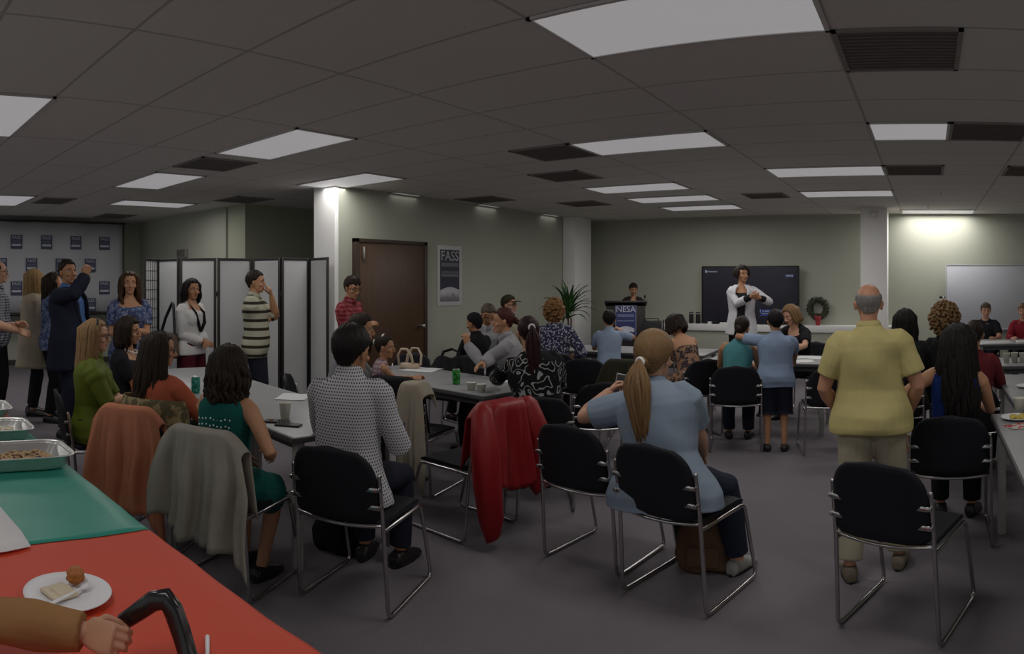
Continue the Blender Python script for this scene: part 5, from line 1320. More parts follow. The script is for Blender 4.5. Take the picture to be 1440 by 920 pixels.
def build_jacket(info, J, seed, fine):
    """open-fronted jacket: outer shell with a front gap that widens towards the hem or the neck, plus sleeves"""
    at, s, b = info['at'], info['s'], info['b']; infl = J.get('infl', 0.028); zlo, zhi = J.get('hem', -0.22), 0.515
    nz, na = 26, 44; V = []; w = J.get('w', 0.155)
    pz = [-0.40, -0.05, 0.02, 0.09, 0.16, 0.24, 0.32, 0.39, 0.44, 0.475, 0.50, 0.515]
    kx = [1.10, 1.05, 1.05, 1.00, 0.95, 0.99, 1.05, 1.10, 1.08, 0.86, 0.58, 0.46]; ky = [0.125, 0.118, 0.120, 0.112, 0.106, 0.112, 0.125, 0.118, 0.100, 0.082, 0.070, 0.062]
    bel = J.get('belly', 0.0)
    for i in range(nz + 1):
        z = lerp(zlo, zhi, i / nz); t = i / nz
        if z >= 0: c, Rm = at(z)
        else: c, Rm = info['p0'] + info['fr'][0][1] @ Z3 * z * s, info['fr'][0][1]
        bl = bel * math.exp(-((z - 0.10) / 0.15) ** 2)
        fl = J.get('flare', 0.03) * max(0, (0.15 - z) / 0.35)
        rx = (w * np.interp(z, pz, kx) * b + infl + fl + bl * 0.35) * s; ry = (np.interp(z, pz, ky) * (0.5 + 0.5 * b) + infl + fl + bl * 0.5) * s
        gap = J['gap'](z)     # half-angle of the opening at the front
        for j in range(na + 1):
            a = PI / 2 + gap + (2 * PI - 2 * gap) * j / na; kk = (abs(math.cos(a)) ** 2.3 + abs(math.sin(a)) ** 2.3) ** (-1 / 2.3)
            p = c + Rm @ np.array((rx * kk * math.cos(a), ry * kk * math.sin(a) + bl * 0.5 * s, 0)); V.append(p)
    n = na + 1; Fs = [(i * n + j, i * n + j + 1, (i + 1) * n + j + 1, (i + 1) * n + j) for i in range(nz) for j in range(na)]
    V = wrinkle(np.array(V), 0.0035 * s, 18, seed)
    o = obj(J.get('name', 'jacket'), (V, Fs), J['m'], info['body']); md = o.modifiers.new('t', 'SOLIDIFY'); md.thickness = 0.010; md.offset = 0
    fr_ = J.get('sl', 0.97)
    if fr_:
        for sd in (1, -1):
            p = info['arm_tube'](sd, infl * 0.72, fr_, 0.006); V2, F2 = remesh(p, fine * 1.1, 2); V2 = wrinkle(V2, 0.004 * s, 30, seed + sd); obj('sleeve', (V2, F2), J['m'], o)
    if J.get('lapel') is not None:
        for sd in (1, -1):
            L_ = []
            for z, wd in ((J.get('lap_lo', 0.16), 0.004), (0.26, 0.045), (0.36, 0.065), (0.41, 0.05), (0.42, 0.06), (0.47, 0.035), (0.50, 0.02)):
                c, Rm = at(z); g = J['gap'](z); rx = (w * np.interp(z, pz, kx) * b + infl + 0.010) * s; ry = (np.interp(z, pz, ky) * (0.5 + 0.5 * b) + infl + 0.012) * s
                row = []
                for q in (0, 0.5, 1):
                    a = PI / 2 - sd * (g + q * wd / max(rx, 0.05)); kk = (abs(math.cos(a)) ** 2.3 + abs(math.sin(a)) ** 2.3) ** (-1 / 2.3)
                    bl = bel * math.exp(-((z - 0.10) / 0.15) ** 2)
                    row.append(c + Rm @ np.array((rx * kk * math.cos(a), (ry + bl * 0.5 * s) * kk * math.sin(a) + bl * 0.5 * s, 0)))
                L_.append(row)
            Vl = np.array([p for r_ in L_ for p in r_]); Fl = [(3 * i + j, 3 * i + j + 1, 3 * i + j + 4, 3 * i + j + 3) for i in range(len(L_) - 1) for j in range(2)]
            lo = obj('lapel', (Vl, Fl), J['lapel'], o); md = lo.modifiers.new('t', 'SOLIDIFY'); md.thickness = 0.006; md.offset = 1
    info['jacket'] = o
    return o
def T(m, sl='short', **kw): return dict(m=m, sl=sl, **kw)
def B(kind, m, **kw): return dict(kind=kind, m=m, **kw)
# ------------------------------------------------------------------ the people of the meeting
def wl(x, y, hd, p):
    dx, dy = p[0] - x, p[1] - y; c, s = math.cos(-hd), math.sin(-hd); return (c * dx - s * dy, s * dx + c * dy, p[2])
def tan_r(x, y): d = math.hypot(x, y); return np.array((y / d, -x / d))      # towards the right as seen from the camera
def toward(x, y): d = math.hypot(x, y); return np.array((-x / d, -y / d))
def hd(x, y, r, c): v = tan_r(x, y) * r + toward(x, y) * c; return face(v[0], v[1])
CL = cloth
M_blk = CL('black cloth', (0.014, 0.013, 0.015)); M_nvy = CL('navy trousers', (0.018, 0.020, 0.032)); M_jean = CL('dark jeans', (0.022, 0.026, 0.042)); M_shoe = mat('black leather shoe', (0.014, 0.012, 0.011), 0.4)
M_brshoe = mat('brown shoe', (0.10, 0.06, 0.035), 0.5)
def P_(px, d): q = azp(px, d); return float(q[0]), float(q[1])

# --- standing at the left
x, y = P_(-6, 7.6); h_ = hd(x, y, 1, .1)
m_ging = pat('gingham navy', 'check', (0.44, 0.44, 0.46), (0.035, 0.045, 0.09), 34)
person('bald man with glasses in a navy gingham shirt, cut by the picture edge', x, y, h_, 1.83, 'm', lean=2, L='clasp', R='clasp', skin='fair', hair='fringe_bald', hc='brown', glasses=True, build=1.1, belly=.04, top=T(m_ging, 'long', collar=m_ging), bottom=B('trousers', M_blk), shoes=M_shoe)
x, y = P_(-30, 6.35); h_ = hd(x, y, 1, .25)
m_pl = pat('blue plaid', 'check', (0.24, 0.30, 0.40), (0.04, 0.06, 0.13), 26)
person('man in a blue plaid shirt with folded bare forearms, mostly cut off', x, y, h_, 1.76, 'm', lean=-4, L=(-.10, .34, 1.17), R=(-.06, .36, 1.12), skin='fair', hair='short', hc='brown', build=1.1, top=T(m_pl, 'short', collar=m_pl), bottom=B('trousers', M_blk), shoes=M_shoe)
x, y = P_(45, 8.1); h_ = hd(x, y, 1, -.05)
m_bei = CL('beige knit cardigan', (0.42, 0.36, 0.27), bump=0.5)
person('blond woman in a long beige cardigan with folded arms and black trousers', x, y, h_, 1.75, 'f', lean=3, L='crossed', R='crossed', head=(35, 0, 0), skin='fair', hair='long', hc='blond', hairkw=dict(len=.34, n=60, open=0.74), top=T(CL('black top', (0.02, 0.02, 0.022)), 'none', jacket=dict(m=m_bei, gap=lambda z: .30, hem=-.36, infl=.024, flare=.03, w=.137, name='cardigan')), bottom=B('trousers', M_blk), shoes=M_shoe)
x, y = P_(72, 7.75); h_ = hd(x, y, 1, .2)
m_flo = pat('navy floral', 'floral', (0.05, 0.07, 0.17), (0.16, 0.20, 0.33), 26, (0.38, 0.42, 0.50))
person('dark-haired woman behind the man in the suit, one hand raised to her head', x, y, h_, 1.70, 'f', lean=2, L='side', R=(.10, .10, 1.58), Rp=(.7, .2, -.6), skin='tan', hair='long', hc='dark', hairkw=dict(len=.28), top=T(m_flo, 'short', drop=.05), bottom=B('trousers', M_blk), shoes=M_shoe)
x, y = P_(97, 6.95); h_ = hd(x, y, .85, .45)
m_suit = CL('navy suit', (0.018, 0.020, 0.036)); m_shirtb = CL('bright blue shirt', (0.085, 0.17, 0.40))
person('man in a navy suit and bright blue shirt, fist raised before his face', x, y, h_, 1.82, 'm', lean=-3, L='side', R=(.16, .27, 1.63), Rp=(.9, .35, -.55), Rh=dict(dir=(-.1, .2, 1), palm=(-.8, -.3, 0), thumb=.7), curlR=1.2, head=(-28, -4, 0), skin='olive', hair='short', hc='dark', build=1.12, belly=.06, top=T(m_shirtb, 'long', collar=m_shirtb, jacket=dict(m=m_suit, gap=lambda z: .36 if z > .1 else .36 + (.1 - z) * 1.2, hem=-.26, infl=.030, flare=.03, belly=.06, lapel=m_suit, lap_lo=.10, w=.165)), bottom=B('trousers', CL('navy suit', (0.018, 0.020, 0.036))), shoes=M_shoe)
x, y = P_(182, 6.9); h_ = hd(x, y, .12, 1)
m_flo2 = pat('blue floral dress', 'floral', (0.045, 0.06, 0.14), (0.13, 0.16, 0.28), 24, (0.40, 0.42, 0.50))
person('smiling woman with long auburn hair in a blue floral short-sleeved dress, arms folded low', x, y, h_, 1.70, 'f', lean=0, L=(-.02, .26, 1.10), R=(.04, .22, 1.04), skin='tan', hair='wavy', hc='brown', build=1.1, hairkw=dict(len=.34, open=.66), top=T(m_flo2, 'short', drop=.06, dress=.45), shoes=M_shoe)
x, y = P_(268, 7.35); h_ = hd(x, y, .75, .6)
m_wc = CL('white cardigan', (0.58, 0.57, 0.56), bump=.4); m_burg = CL('burgundy trousers', (0.075, 0.010, 0.018))
person('woman in a white cardigan and burgundy trousers with clasped hands', x, y, h_, 1.63, 'f', lean=1, L='clasp', R='clasp', head=(-20, 6, 0), skin='olive', hair='long', hc='black', hairkw=dict(len=.20, n=40, open=.62), build=1.2, top=T(m_wc, 'long', drop=.05, hem=-.07, wr=.004), bottom=B('trousers', m_burg), shoes=M_shoe,
       extra=lambda i: obj('scarf', tube([i['at'](z)[0] + i['at'](z)[1] @ np.array((sx, yy, 0)) for sx, yy, z in ((-.02, .125, .20), (-.055, .145, .29), (-.07, .12, .40), (-.06, .02, .485), (0, -.05, .50), (.06, .02, .485), (.07, .12, .40), (.05, .145, .29), (.0, .13, .20))], .014, 8, True, 1.4), M_blk, i['body']))
hx_, hy_ = x, y
bg = thing('shoulder_bag', 'brown and black shoulder bag at the hip of the woman in the white cardigan', 'bag', (0, 0, 0))
loc = np.array((x, y)) + (Rz(h_) @ np.array((.235, -.12, 0)))[:2]; bg.location = (loc[0], loc[1], -.03); bg.rotation_euler = (0, 0, h_ + 1.35 + PI)
obj('pouch', remesh(loft([ring((0, 0, z), X3, Y3, a, c, 24, 3.2) for z, a, c in ((.80, .15, .05), (.83, .17, .065), (.95, .155, .06), (1.05, .13, .045), (1.07, .11, .03))]), .009, 3), mat('brown leather', (0.085, 0.050, 0.032), 0.5), bg)
obj('strap', tube([(-.12, 0, 1.05), (-.08, -.02, 1.22), (-.02, -.06, 1.36), (.05, -.10, 1.38), (.10, -.05, 1.22), (.12, 0, 1.05)], .010, 8, True, 1.8), M_blackp, bg)
flat('flap', box((0, -.055, 1.01), (.22, .02, .09), bev=.008), M_blackp, bg)
x, y = P_(359, 7.3); h_ = hd(x, y, .95, .12)
m_str = pat('cream and brown stripes', 'stripes', (0.42, 0.41, 0.31), (0.035, 0.028, 0.02), 11.0, .66)
person('man in a cream and dark striped polo shirt, hand on his chin', x, y, h_, 1.71, 'm', lean=-2, L=(-.02, .17, 1.415), Lp=(-.2, .5, -1), Lh=dict(dir=(.3, -.1, 1), palm=(.3, -.9, .2), thumb=.6), curlL=1.0, R=(-.10, .15, 1.18), head=(-4, 2, 0), skin='tan', hair='short', hc='dark', build=1.14, belly=.03, top=T(m_str, 'elbow', collar=CL('cream knit', (0.42, 0.41, 0.31)), hem=-.13), bottom=B('trousers', M_nvy), shoes=M_shoe)
x, y = P_(491, 7.35); h_ = hd(x, y, .75, .55)
m_rpl = pat('red plaid', 'check', (0.36, 0.10, 0.11), (0.19, 0.018, 0.03), 22)
person('boy in a red plaid shirt standing with folded arms by the wooden door', x, y, h_, 1.65, 'm', lean=2, L='crossed', R='crossed', head=(-14, 16, 0), skin='tan', hair='boy', hc='dark', build=.9, top=T(m_rpl, 'short', collar=m_rpl), bottom=B('trousers', M_nvy), shoes=M_shoe, glasses=True)

# --- at the table on the left
x, y = P_(129, 4.85); h_ = hd(x, y, 1, .08)
m_grn = CL('olive green satin', (0.105, 0.135, 0.014), 0.55)
def hairband(i): obj('headband', i['hx'](tube([np.array((0.088 * math.cos(a), 0.012, 0.040 + 0.094 * math.sin(a))) for a in np.linspace(0.1, PI - 0.1, 15)], 0.008, 8, True, 1.5)), M_blackp, i['body'])
person('blond woman in an olive green blouse with sunglasses pushed up in her hair', x, y, h_, 1.64, 'f', 'sit', lean=2, L='lap', R=(.12, .34, .80), head=(-6, 2, 0), skin='fair', hair='long', hc='honey', build=1.25, glasses=True, hairkw=dict(len=.46, n=64, open=.62), top=T(m_grn, 'elbow', puff=True, wr=.006, wf=20, drop=.03, collar=m_grn), bottom=B('trousers', M_blk), shoes=M_shoe, extra=hairband)
x, y = -5.14, 2.17; h_ = hd(x, y, .9, .3)
def pearls(i):
    c = i['nb']; obj('necklace', join([ellipsoid(c + np.array((0.075 * math.cos(a), 0.012 + 0.080 * math.sin(a), -0.012 - 0.030 * max(0, math.sin(a)))), (.008, .008, .008), None, 8, 6) for a in np.linspace(0, 2 * PI, 26)[:-1]]), M_plw, i['body'])
person('dark-haired woman in black with a white bead necklace beyond the woman in green', x, y, h_, 1.60, 'f', 'sit', lean=4, L='lap', R='lap', head=(-5, 4, 0), skin='tan', hair='bob', hc='dark', build=1.1, hairkw=dict(len=.20), top=T(CL('black dotted top', (0.016, 0.015, 0.018)), 'short', drop=.07), bottom=B('trousers', M_blk), shoes=M_shoe, extra=pearls)
x, y = -3.80, 1.80; h_ = face(-.35, .94)
m_cor = CL('coral blouse', (0.42, 0.105, 0.055)); m_shw = pat('olive patterned shawl', 'floral', (0.10, 0.085, 0.045), (0.26, 0.20, 0.10), 20, (0.05, 0.06, 0.05))
def shawl(i):
    rows = []
    for z, rx, ry in ((.34, .212, .150), (.28, .228, .160), (.22, .236, .165), (.12, .236, .170), (.02, .236, .172)):
        c, Rm = i['at'](z); rows.append(np.array([c + Rm @ np.array((rx * math.cos(a), ry * math.sin(a) - .01, 0)) for a in np.linspace(PI / 2 + .75, PI / 2 - .75 + 2 * PI, 40)]))
    V, F = loft(rows, False, False, False); o = obj('shawl', (wrinkle(V, .006, 20, 3), F), m_shw, i['body']); md = o.modifiers.new('t', 'SOLIDIFY'); md.thickness = .008
person('woman with very long dark hair and black glasses in coral with a patterned shawl', x, y, h_, 1.56, 'f', 'sit', lean=6, L='lap', R=(.14, .38, .80), head=(-40, 4, 0), skin='tan', hair='long', hc='dark', build=1.15, glasses=True, hairkw=dict(len=.52, n=70, r=.018, flare=.05, wavy=.010, open=.62), top=T(m_cor, 'long', wr=.005, drop=.04), bottom=B('trousers', M_jean), shoes=M_shoe, extra=shawl)
x, y = P_(313, 3.5); h_ = face(-.42, .91)
m_teal = CL('teal dress', (0.008, 0.090, 0.078)); 
def sequins(i):
    rn = random.Random(4); P = []
    for r_ in range(4):
        for k in range(9):
            c, Rm = i['at'](.36 - .035 * r_); P.append(ellipsoid(c + Rm @ np.array((-.10 + .026 * k + rn.uniform(-.004, .004), -.128 + .10 * abs(-.10 + .026 * k) ** 1.4, rn.uniform(-.005, .005))) * i['s'], (.006, .003, .006), Rm, 8, 5))
    obj('sequin_trim', join(P), mat('silver sequin', (0.5, 0.62, 0.6), 0.3, .6), i['top'])
person('woman in a sleeveless teal dress with a black belt, seen from behind', x, y, h_, 1.53, 'f', 'sit', lean=8, L='lap', R=(.19, .16, .68), Rp=(.6, -.5, -.4), head=(10, 4, 0), skin='tan', hair='wavy', hc='dark', build=1.1, hairkw=dict(len=.25, n=64, r=.017, flare=.035, wavy=.018, open=.60), top=T(m_teal, 'none', drop=.02, dress=.44, belt=M_blk, belt_z=.10, wr=.005, name='dress'), shoes=M_shoe, extra=sequins, feet={1: (.10, .22, 0), -1: (-.08, .34, 0)})
x, y = P_(488, 3.48); h_ = face(-.36, .93)
m_dot = pat('white dotted shirt', 'dots', (0.47, 0.46, 0.48), (0.035, 0.03, 0.05), 66)
person('black-haired man in a white shirt with small dark dots, seen from behind', x, y, h_, 1.76, 'm', 'sit', necklen=.45, lean=11, roll=-4, L='table', R=(.10, .30, .76), Rp=(.7, -.6, -.7), head=(-8, 8, 0), skin='olive', hair='short', hc='black', build=1.0, hscale=1.06, hairkw=dict(back=-.100, thick=.020), top=T(m_dot, 'long', collar=m_dot, hem=-.10, wr=.006, wf=18, flare=.05), bottom=B('trousers', M_nvy), shoes=M_shoe)

# --- at the middle table
x, y = -4.25, 3.62; h_ = face(.72, .70)
person('dark-haired man in a gray hooded top bending forward behind the little girl', x, y, h_, 1.72, 'm', 'sit', lean=30, L='lap', R='lap', head=(0, 6, 0), skin='tan', hair='short', hc='dark', top=T(CL('gray jersey', (0.20, 0.20, 0.215)), 'long', collar=CL('gray jersey', (0.20, 0.20, 0.215)), wr=.006), bottom=B('trousers', M_nvy), shoes=M_shoe)
x, y = P_(533, 5.44); h_ = face(.55, .84)
m_gp = pat('pink gingham', 'check', (0.48, 0.40, 0.42), (0.24, 0.10, 0.13), 30)
def bow(i): obj('hair_bow', i['hx'](join([ellipsoid((sx * .028, -.03, .128), (.028, .012, .016), Ry(sx * .3), 12, 8) for sx in (-1, 1)] + [ellipsoid((0, -.03, .127), (.010, .010, .010))])), M_plw, i['body'])
person('little girl in a pink gingham dress with a white bow in her hair', x, y, h_, 1.08, 'f', 'sit', seat=.575, lean=8, L=(-.04, .30, .80), R=(.05, .28, .80), head=(-25, 4, 0), skin='tan', hair='pony', hc='dark', hairkw=dict(len=.14, n=18, tie=.05), top=T(m_gp, 'none', drop=.03, dress=.45, name='dress'), shoes=M_shoe, extra=bow)
x, y = -3.57, 5.16; h_ = face(-.86, -.50)
m_gsw = CL('gray sweater', (0.29, 0.285, 0.295)); 
person('woman with tied auburn hair in a gray sweater, elbow on the table and hand raised', x, y, h_, 1.70, 'f', 'sit', lean=10, L=wl(x, y, h_, (-3.92, 4.93, 1.00)), Lp=(-.3, .2, -1), R=wl(x, y, h_, (-3.62, 4.60, .80)), curlL=.9, Lh=dict(dir=(0, .1, 1), palm=(.6, .5, 0), thumb=.6), head=(8, 4, 0), skin='tan', hair='bun', hc='auburn', build=1.1, top=T(m_gsw, 'long', collar=m_gsw, wr=.005), bottom=B('trousers', M_blk), shoes=M_shoe)
x, y = P_(689, 8.2); h_ = face(.4, -.92)
person('man in a white shirt bowing his head on his hand behind the black hood', x, y, h_, 1.74, 'm', 'sit', lean=26, L='table', R='chin', head=(30, 34, 0), skin='tan', hair='short', hc='saltbrown', top=T(CL('white shirt', (0.46, 0.46, 0.47)), 'long', collar=CL('white shirt', (0.46, 0.46, 0.47)), wr=.006), bottom=B('trousers', M_nvy), shoes=M_shoe)
x, y = P_(672, 7.55); h_ = face(-.85, .2)
def hood(i): obj('hood', i['hx'](xform(hair_cap(.026, .085, .02, -.13, 3, .004), None, (0, -.006, -.004))), M_blk, i['body'])
person('person in a black hooded top facing away from the woman in gray', x, y, h_, 1.45, 'm', 'sit', lean=6, L='lap', R='lap', head=(20, 12, 0), skin='olive', hair='short', hc='black', top=T(M_blk, 'long', collar=M_blk, wr=.006), bottom=B('trousers', M_blk), shoes=M_shoe, extra=hood)
x, y = P_(712, 9.2); h_ = face(.8, .1)
m_cap = CL('olive cap', (0.040, 0.044, 0.028))
def capx(i):
    V = hair_cap(.020, .078, .045, -.02, 2, .0)
    br = loft([ring((0, .085 + .02 * q, .074 - .006 * q), X3, nrm(np.array((0, 1, -.25))), .070 - .004 * q, .070, 22) for q in (0, .01)])
    o = obj('cap', i['hx'](V), m_cap, i['body']); obj('visor', i['hx'](xform(loft([ring((0, .085, z), X3, Y3, .068, .085, 24) for z in (.070, .075)]), Rx(-.12))), m_cap, o)
person('person in an olive cap and glasses at the wall side of the room', x, y, h_, 1.78, 'm', 'sit', lean=4, L='lap', R='lap', skin='fair', hair='short', hc='brown', glasses=True, top=T(CL('tan shirt', (0.28, 0.25, 0.19)), 'long'), bottom=B('trousers', M_nvy), shoes=M_shoe, extra=capx)
x, y = P_(760, 4.88); h_ = face(-.62, .78)
m_swl = pat('black and white swirls', 'swirl', (0.012, 0.012, 0.013), (0.36, 0.36, 0.35), 10.0)
person('woman with a long plum ponytail in a black top with white swirls', x, y, h_, 1.70, 'f', 'sit', lean=16, roll=-11, head=(8, 6, 0), L=wl(x, y, h_, (-3.16, 4.38, .81)), Lp=(-1, -.3, -.5), R='table', skin='tan', hair='pony', hc='plum', build=1.25, hairkw=dict(len=.42, tie=.045, fat=.06, n=56), top=T(m_swl, 'long', wr=.004), bottom=B('trousers', M_blk), shoes=M_shoe)
x, y = -3.94, 6.50; h_ = face(-.5, .86)
m_vd = pat('navy and white specks', 'spots', (0.035, 0.035, 0.075), (0.36, 0.36, 0.42), 44)
person('woman with ginger curls in a navy and white speckled blouse, seen from behind', x, y, h_, 1.78, 'f', 'sit', necklen=.5, lean=4, L='table', R=(.26, .18, .72), head=(0, 0, 0), skin='fair', hair='curly', hc='ginger', build=1.14, hairkw=dict(low=-.085, vol=.056, thick=.03, n=520), top=T(m_vd, 'long', wr=.004), bottom=B('trousers', M_blk), shoes=M_shoe)

# --- towards the lectern and the television
x, y = -3.42, 6.82; h_ = face(-.42, .91)
m_lb = CL('light blue polo', (0.27, 0.345, 0.47))
person('black-haired boy in a light blue polo leaning on the table, hand by his ear', x, y, h_, 1.25, 'm', lean=22, L='table', R=(.13, .16, 1.02), Rp=(.9, .1, -.6), head=(6, 6, 0), skin='tan', hair='boy', hc='black', build=1.1, top=T(m_lb, 'short', collar=m_lb, wr=.004), bottom=B('trousers', M_nvy), shoes=M_shoe, curlR=.9)
x, y = P_(890, 12.4); h_ = hd(x, y, .15, 1)
person('short-haired woman in a dark jacket standing behind the lectern', x, y, h_, 1.56, 'f', lean=4, L='desk', R='desk', head=(0, 12, 0), skin='tan', hair='boy', hc='dark', hairkw=dict(fringe=.05), top=T(CL('pale blouse', (0.30, 0.22, 0.17)), 'long', drop=.06, jacket=dict(m=CL('dark brown jacket', (0.035, 0.026, 0.022)), gap=lambda z: .3 if z < .2 else .3 + .4 * (z - .2), hem=-.2)), bottom=B('trousers', M_blk), shoes=M_shoe)
x, y = P_(1043, 10.0); h_ = hd(x, y, -.05, 1)
m_wj = CL('white blazer', (0.62, 0.61, 0.64), bump=.15)
person('woman speaker in a white blazer over black, hands joined before the television', x, y, h_, 1.83, 'f', lean=0, L=(-.27, .30, 1.34), Lp=(-1, -.2, -.6), R=(-.15, .33, 1.36), Rp=(.9, -.4, -.9), Rh=dict(dir=(-1, .3, .1), palm=(-.1, -.8, .5)), Lh=dict(dir=(.9, .4, .1), palm=(0, -.9, .2)), curlL=.7, curlR=.8, head=(34, -2, 0), skin='tan', hair='bob', hc='dark', hairkw=dict(len=.07, fringe=.062), build=1.04, top=T(CL('black shell top', (0.022, 0.022, 0.024)), 'long', drop=.09, slk=.4, jacket=dict(m=m_wj, gap=lambda z: .30 + (.55 * max(0, .12 - z)) + .35 * max(0, z - .16), hem=-.16, infl=.022, flare=.035, lapel=m_wj, sl=.80)), bottom=B('trousers', M_blk), shoes=M_shoe)
x, y = -2.36, 6.60; h_ = face(-.82, .57)
m_ethn = pat('dark floral halter', 'floral', (0.05, 0.03, 0.035), (0.30, 0.17, 0.10), 22, (0.22, 0.22, 0.20))
person('dark-haired woman with bare shoulders bending over the table', x, y, h_, 1.66, 'f', 'sit', lean=42, L=(-.22, .40, .62), Lp=(-.9, .2, .3), R=(.06, .56, .76), Rp=(.8, -.2, -.3), head=(4, 30, 0), skin='tan', hair='long', hc='dark', hairkw=dict(len=.15, n=44, open=.6), top=T(m_ethn, 'none', neck=.35, drop=-.02), bottom=B('skirt', m_ethn, len=.6), shoes=M_shoe)
x, y = -1.80, 6.26; h_ = face(-.20, .97)
m_tq = CL('turquoise top', (0.085, 0.26, 0.28))
person('dark-haired child in a sleeveless turquoise top sitting beside the standing boy', x, y, h_, 1.52, 'f', 'sit', lean=12, roll=6, L='table', R='table', head=(-14, 4, 8), skin='tan', hair='bun', hc='dark', top=T(m_tq, 'none', drop=.02), bottom=B('trousers', M_jean), shoes=M_shoe, build=1.1)
x, y = P_(1091, 6.38); h_ = face(-.22, .97)
m_lb2 = CL('sky blue polo', (0.255, 0.33, 0.465))
person('black-haired boy in a sky blue polo and dark shorts, arm round the child in turquoise', x, y, h_, 1.30, 'm', lean=5, L=wl(x, y, h_, (-1.83, 6.40, 1.03)), Lp=(-.6, -.2, .2), R=wl(x, y, h_, (-1.30, 6.60, .80)), head=(10, 8, 0), skin='tan', hair='boy', hc='black', build=1.32, hairkw=dict(fringe=.05), top=T(m_lb2, 'short', collar=m_lb2, wr=.007, wf=30, hem=-.12), bottom=B('shorts', M_nvy, len=.56, loose=.02, flare=.02), shoes=M_shoe)
x, y = -1.50, 8.12; h_ = face(-.62, -.78)
person('blond woman in a black T-shirt resting her head on her hand at the paper-covered table', x, y, h_, 1.68, 'f', 'sit', lean=24, roll=-4, R=wl(x, y, h_, (-1.76, 7.74, 1.10)), Rp=(.2, .4, -1), L=wl(x, y, h_, (-1.62, 7.62, .79)), Lp=(-1, -.2, -.2), Rh=dict(dir=(.1, -.25, 1), palm=(-.3, -.9, 0)), head=(0, 22, 8), skin='fair', hair='bob', hc='darkblond', build=1.1, hairkw=dict(len=.16), top=T(M_blk, 'short', drop=.06), bottom=B('trousers', M_blk), shoes=M_shoe)

# --- the woman with the blond ponytail and the man in yellow
x, y = -1.30, 3.20; h_ = face(.10, .99)
m_den = CL('pale denim shirt', (0.225, 0.28, 0.35))
def phone_hand(i):
    W_, Rm = i['hand'][-1]
PL = wl(x, y, h_, (-1.74, 3.47, .95))
person('woman with a long blond ponytail in a pale blue shirt, elbow on the next chair', x, y, h_, 1.63, 'f', 'sit', lean=16, roll=-17, L=PL, Lp=(-1, -.4, -.45), R='lap', head=(-4, 4, -4), skin='fair', hair='pony', hc='darkblond', build=1.5, hscale=1.12, hairkw=dict(thick=.030, len=.38, tie=-.012, fat=.085, n=70, sway=.03), top=T(m_den, 'short', collar=m_den, hem=-.12, wr=.008, wf=15, flare=.045, cuff=.026), bottom=B('trousers', M_jean), shoes=mat('white sneaker', (0.30, 0.29, 0.27), 0.6), curlL=.9, feet={1: (.24, .40, 0), -1: (-.06, .46, 0)})
ph = thing('phone', 'gray phone held up by the woman with the blond ponytail', 'phone', (-1.725, 3.60, .975), .5); ph.rotation_euler = (1.2, 0.2, .5)
flat('case', box((0, 0, 0), (.075, .13, .010), bev=.004), mat('silver phone', (0.22, 0.22, 0.23), .35), ph); flat('screen', box((0, 0, .0054), (.066, .115, .001)), M_blackp, ph)
x, y = -.305, 3.72; h_ = face(-.06, 1)
m_yel = CL('yellow polo', (0.50, 0.43, 0.185)); m_khk = CL('khaki trousers', (0.40, 0.36, 0.26))
person('balding man in a yellow polo shirt and khaki trousers, hands on hips, seen from behind', x, y, h_, 1.59, 'm', lean=4, roll=-3, L=(-.19, .16, .83), R=(.20, .14, .83), Lp=(-1, -1.1, -.1), Rp=(1, -1.1, -.1), head=(4, 6, 0), skin='ruddy', hair='fringe_bald', hc='gray', build=1.13, belly=.06, top=T(m_yel, 'short', collar=m_yel, hem=-.085, flare=.035, wr=.008, wf=17, cuff=.010), bottom=B('trousers', m_khk, loose=.012), shoes=mat('sandal leather', (0.16, 0.13, 0.09), 0.6), feet={-1: (-.115, -.10, 0), 1: (.15, .06, 0)})

# --- at the right-hand tables
x, y = -.20, 5.95; h_ = face(0, 1)
person('person with long black hair in a black jacket behind the man in yellow', x, y, h_, 1.70, 'f', 'sit', lean=6, L='table', R='table', skin='tan', hair='long', hc='black', hairkw=dict(len=.26, n=54), build=1.1, top=T(CL('black jacket cloth', (0.020, 0.020, 0.020)), 'long'), bottom=B('trousers', M_blk), shoes=M_shoe)
x, y = .16, 6.62; h_ = face(.05, 1)
person('woman with big blond curls in dark clothes, seen from behind', x, y, h_, 1.62, 'f', 'sit', lean=6, L='table', R='table', skin='fair', hair='curly', hc='darkblond', hairkw=dict(low=-.17, vol=.105, n=1000, r=.017, thick=.07), build=1.08, top=T(M_blk, 'long'), bottom=B('trousers', M_blk), shoes=M_shoe)
x, y = .15, 4.24; h_ = face(.10, 1)
m_roy = CL('royal blue top', (0.010, 0.030, 0.155))
person('woman in a sleeveless royal blue top with very long dark hair, seen from behind', x, y, h_, 1.66, 'f', 'sit', lean=8, roll=5, L=(-.30, -.02, .62), Lp=(-.8, -.4, -.3), R='table', head=(-6, 4, 0), skin='tan', hair='long', hc='black', hairkw=dict(len=.54, n=90, r=.018, flare=.05, wavy=.012, open=.52), build=1.05, top=T(m_roy, 'none', drop=.02), bottom=B('trousers', M_blk), shoes=M_shoe)
x, y = .36, 5.38; h_ = face(.15, 1)
person('person in maroon mostly hidden by the long hair of the woman in blue', x, y, h_, 1.56, 'f', 'sit', lean=10, L='table', R='table', skin='tan', hair='bun', hc='dark', build=1.1, top=T(CL('maroon knit', (0.16, 0.025, 0.030)), 'long'), bottom=B('trousers', M_blk), shoes=M_shoe)
x, y = .86, 10.24; h_ = hd(x, y, 0, 1)
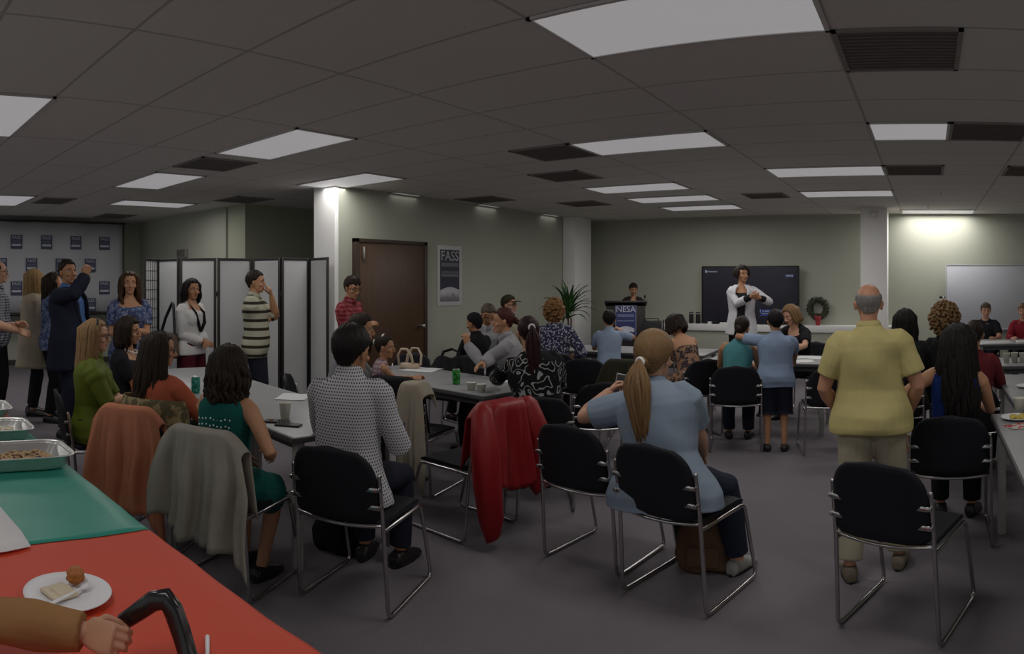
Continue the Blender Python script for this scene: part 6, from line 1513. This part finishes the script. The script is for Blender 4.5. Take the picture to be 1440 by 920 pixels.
person('brown-haired boy in a dark T-shirt turning his head at the far table', x, y, h_, 1.52, 'm', 'sit', lean=10, L='table', R='table', head=(10, 6, 0), skin='fair', hair='boy', hc='saltbrown', top=T(CL('charcoal shirt', (0.020, 0.020, 0.026)), 'short'), bottom=B('trousers', M_nvy), shoes=M_shoe, fine=.009)
x, y = 1.44, 10.22; h_ = hd(x, y, -.1, 1)
person('child with sandy hair in a red top at the far table by the picture edge', x, y, h_, 1.50, 'm', 'sit', lean=12, L='table', R='table', head=(-6, 4, 0), skin='fair', hair='boy', hc='darkblond', top=T(CL('red top', (0.26, 0.022, 0.035)), 'long'), bottom=B('trousers', M_nvy), shoes=M_shoe, fine=.009)

# --- the arm reaching over the buffet with tongs
x, y = -1.79, -.01; h_ = face(.12, .99)
HW = (-1.30, .565, .832)
m_tan = CL('tan sleeve', (0.30, 0.155, 0.065))
gi = person('person in a tan sleeve reaching over the red cloth with black tongs', x, y, h_, 1.56, 'f', 'sit', seat=.405, lean=20, twist=32, L='lap', R=wl(x, y, h_, HW), Rp=(-.1, -.35, -1.4), curlR=.85, Rh=dict(dir=wl(0, 0, h_, (.80, .50, .10)), palm=wl(0, 0, h_, (-.45, .65, -.55)), thumb=.75), skin='ruddy', hair='bob', hc='brown', build=1.15, head=(0, 30, 0), top=T(m_tan, 'long', slk=.7, wr=.006, wf=22), bottom=B('trousers', M_blk), shoes=M_shoe, fine=.006)
tg = thing('serving_tongs', 'black plastic serving tongs held over the red tablecloth', 'tongs', (HW[0], HW[1], HW[2]))
M_tong = mat('black tong plastic', (0.012, 0.011, 0.012), 0.25, spec=.6)
def rel(p): return np.array(p) - np.array(HW)
def pw(px, d, z): q = azp(px, d); return rel((q[0], q[1], z))
obj('arm', tube([pw(172, 1.49, .838), pw(192, 1.475, .866), pw(214, 1.46, .897), pw(232, 1.45, .905), pw(243, 1.44, .885), pw(254, 1.43, .84), pw(264, 1.41, .80), pw(270, 1.39, .765)], [.009, .010, .011, .012, .012, .011, .010, .013], 10, True, 1.9), M_tong, tg)
obj('arm', tube([pw(174, 1.51, .831), pw(194, 1.505, .857), pw(216, 1.50, .884), pw(234, 1.50, .890), pw(246, 1.49, .868), pw(258, 1.48, .825), pw(267, 1.46, .785), pw(272, 1.44, .760)], [.008, .009, .010, .011, .011, .010, .010, .012], 10, True, 1.9), M_tong, tg)
bpy.context.view_layer.update()
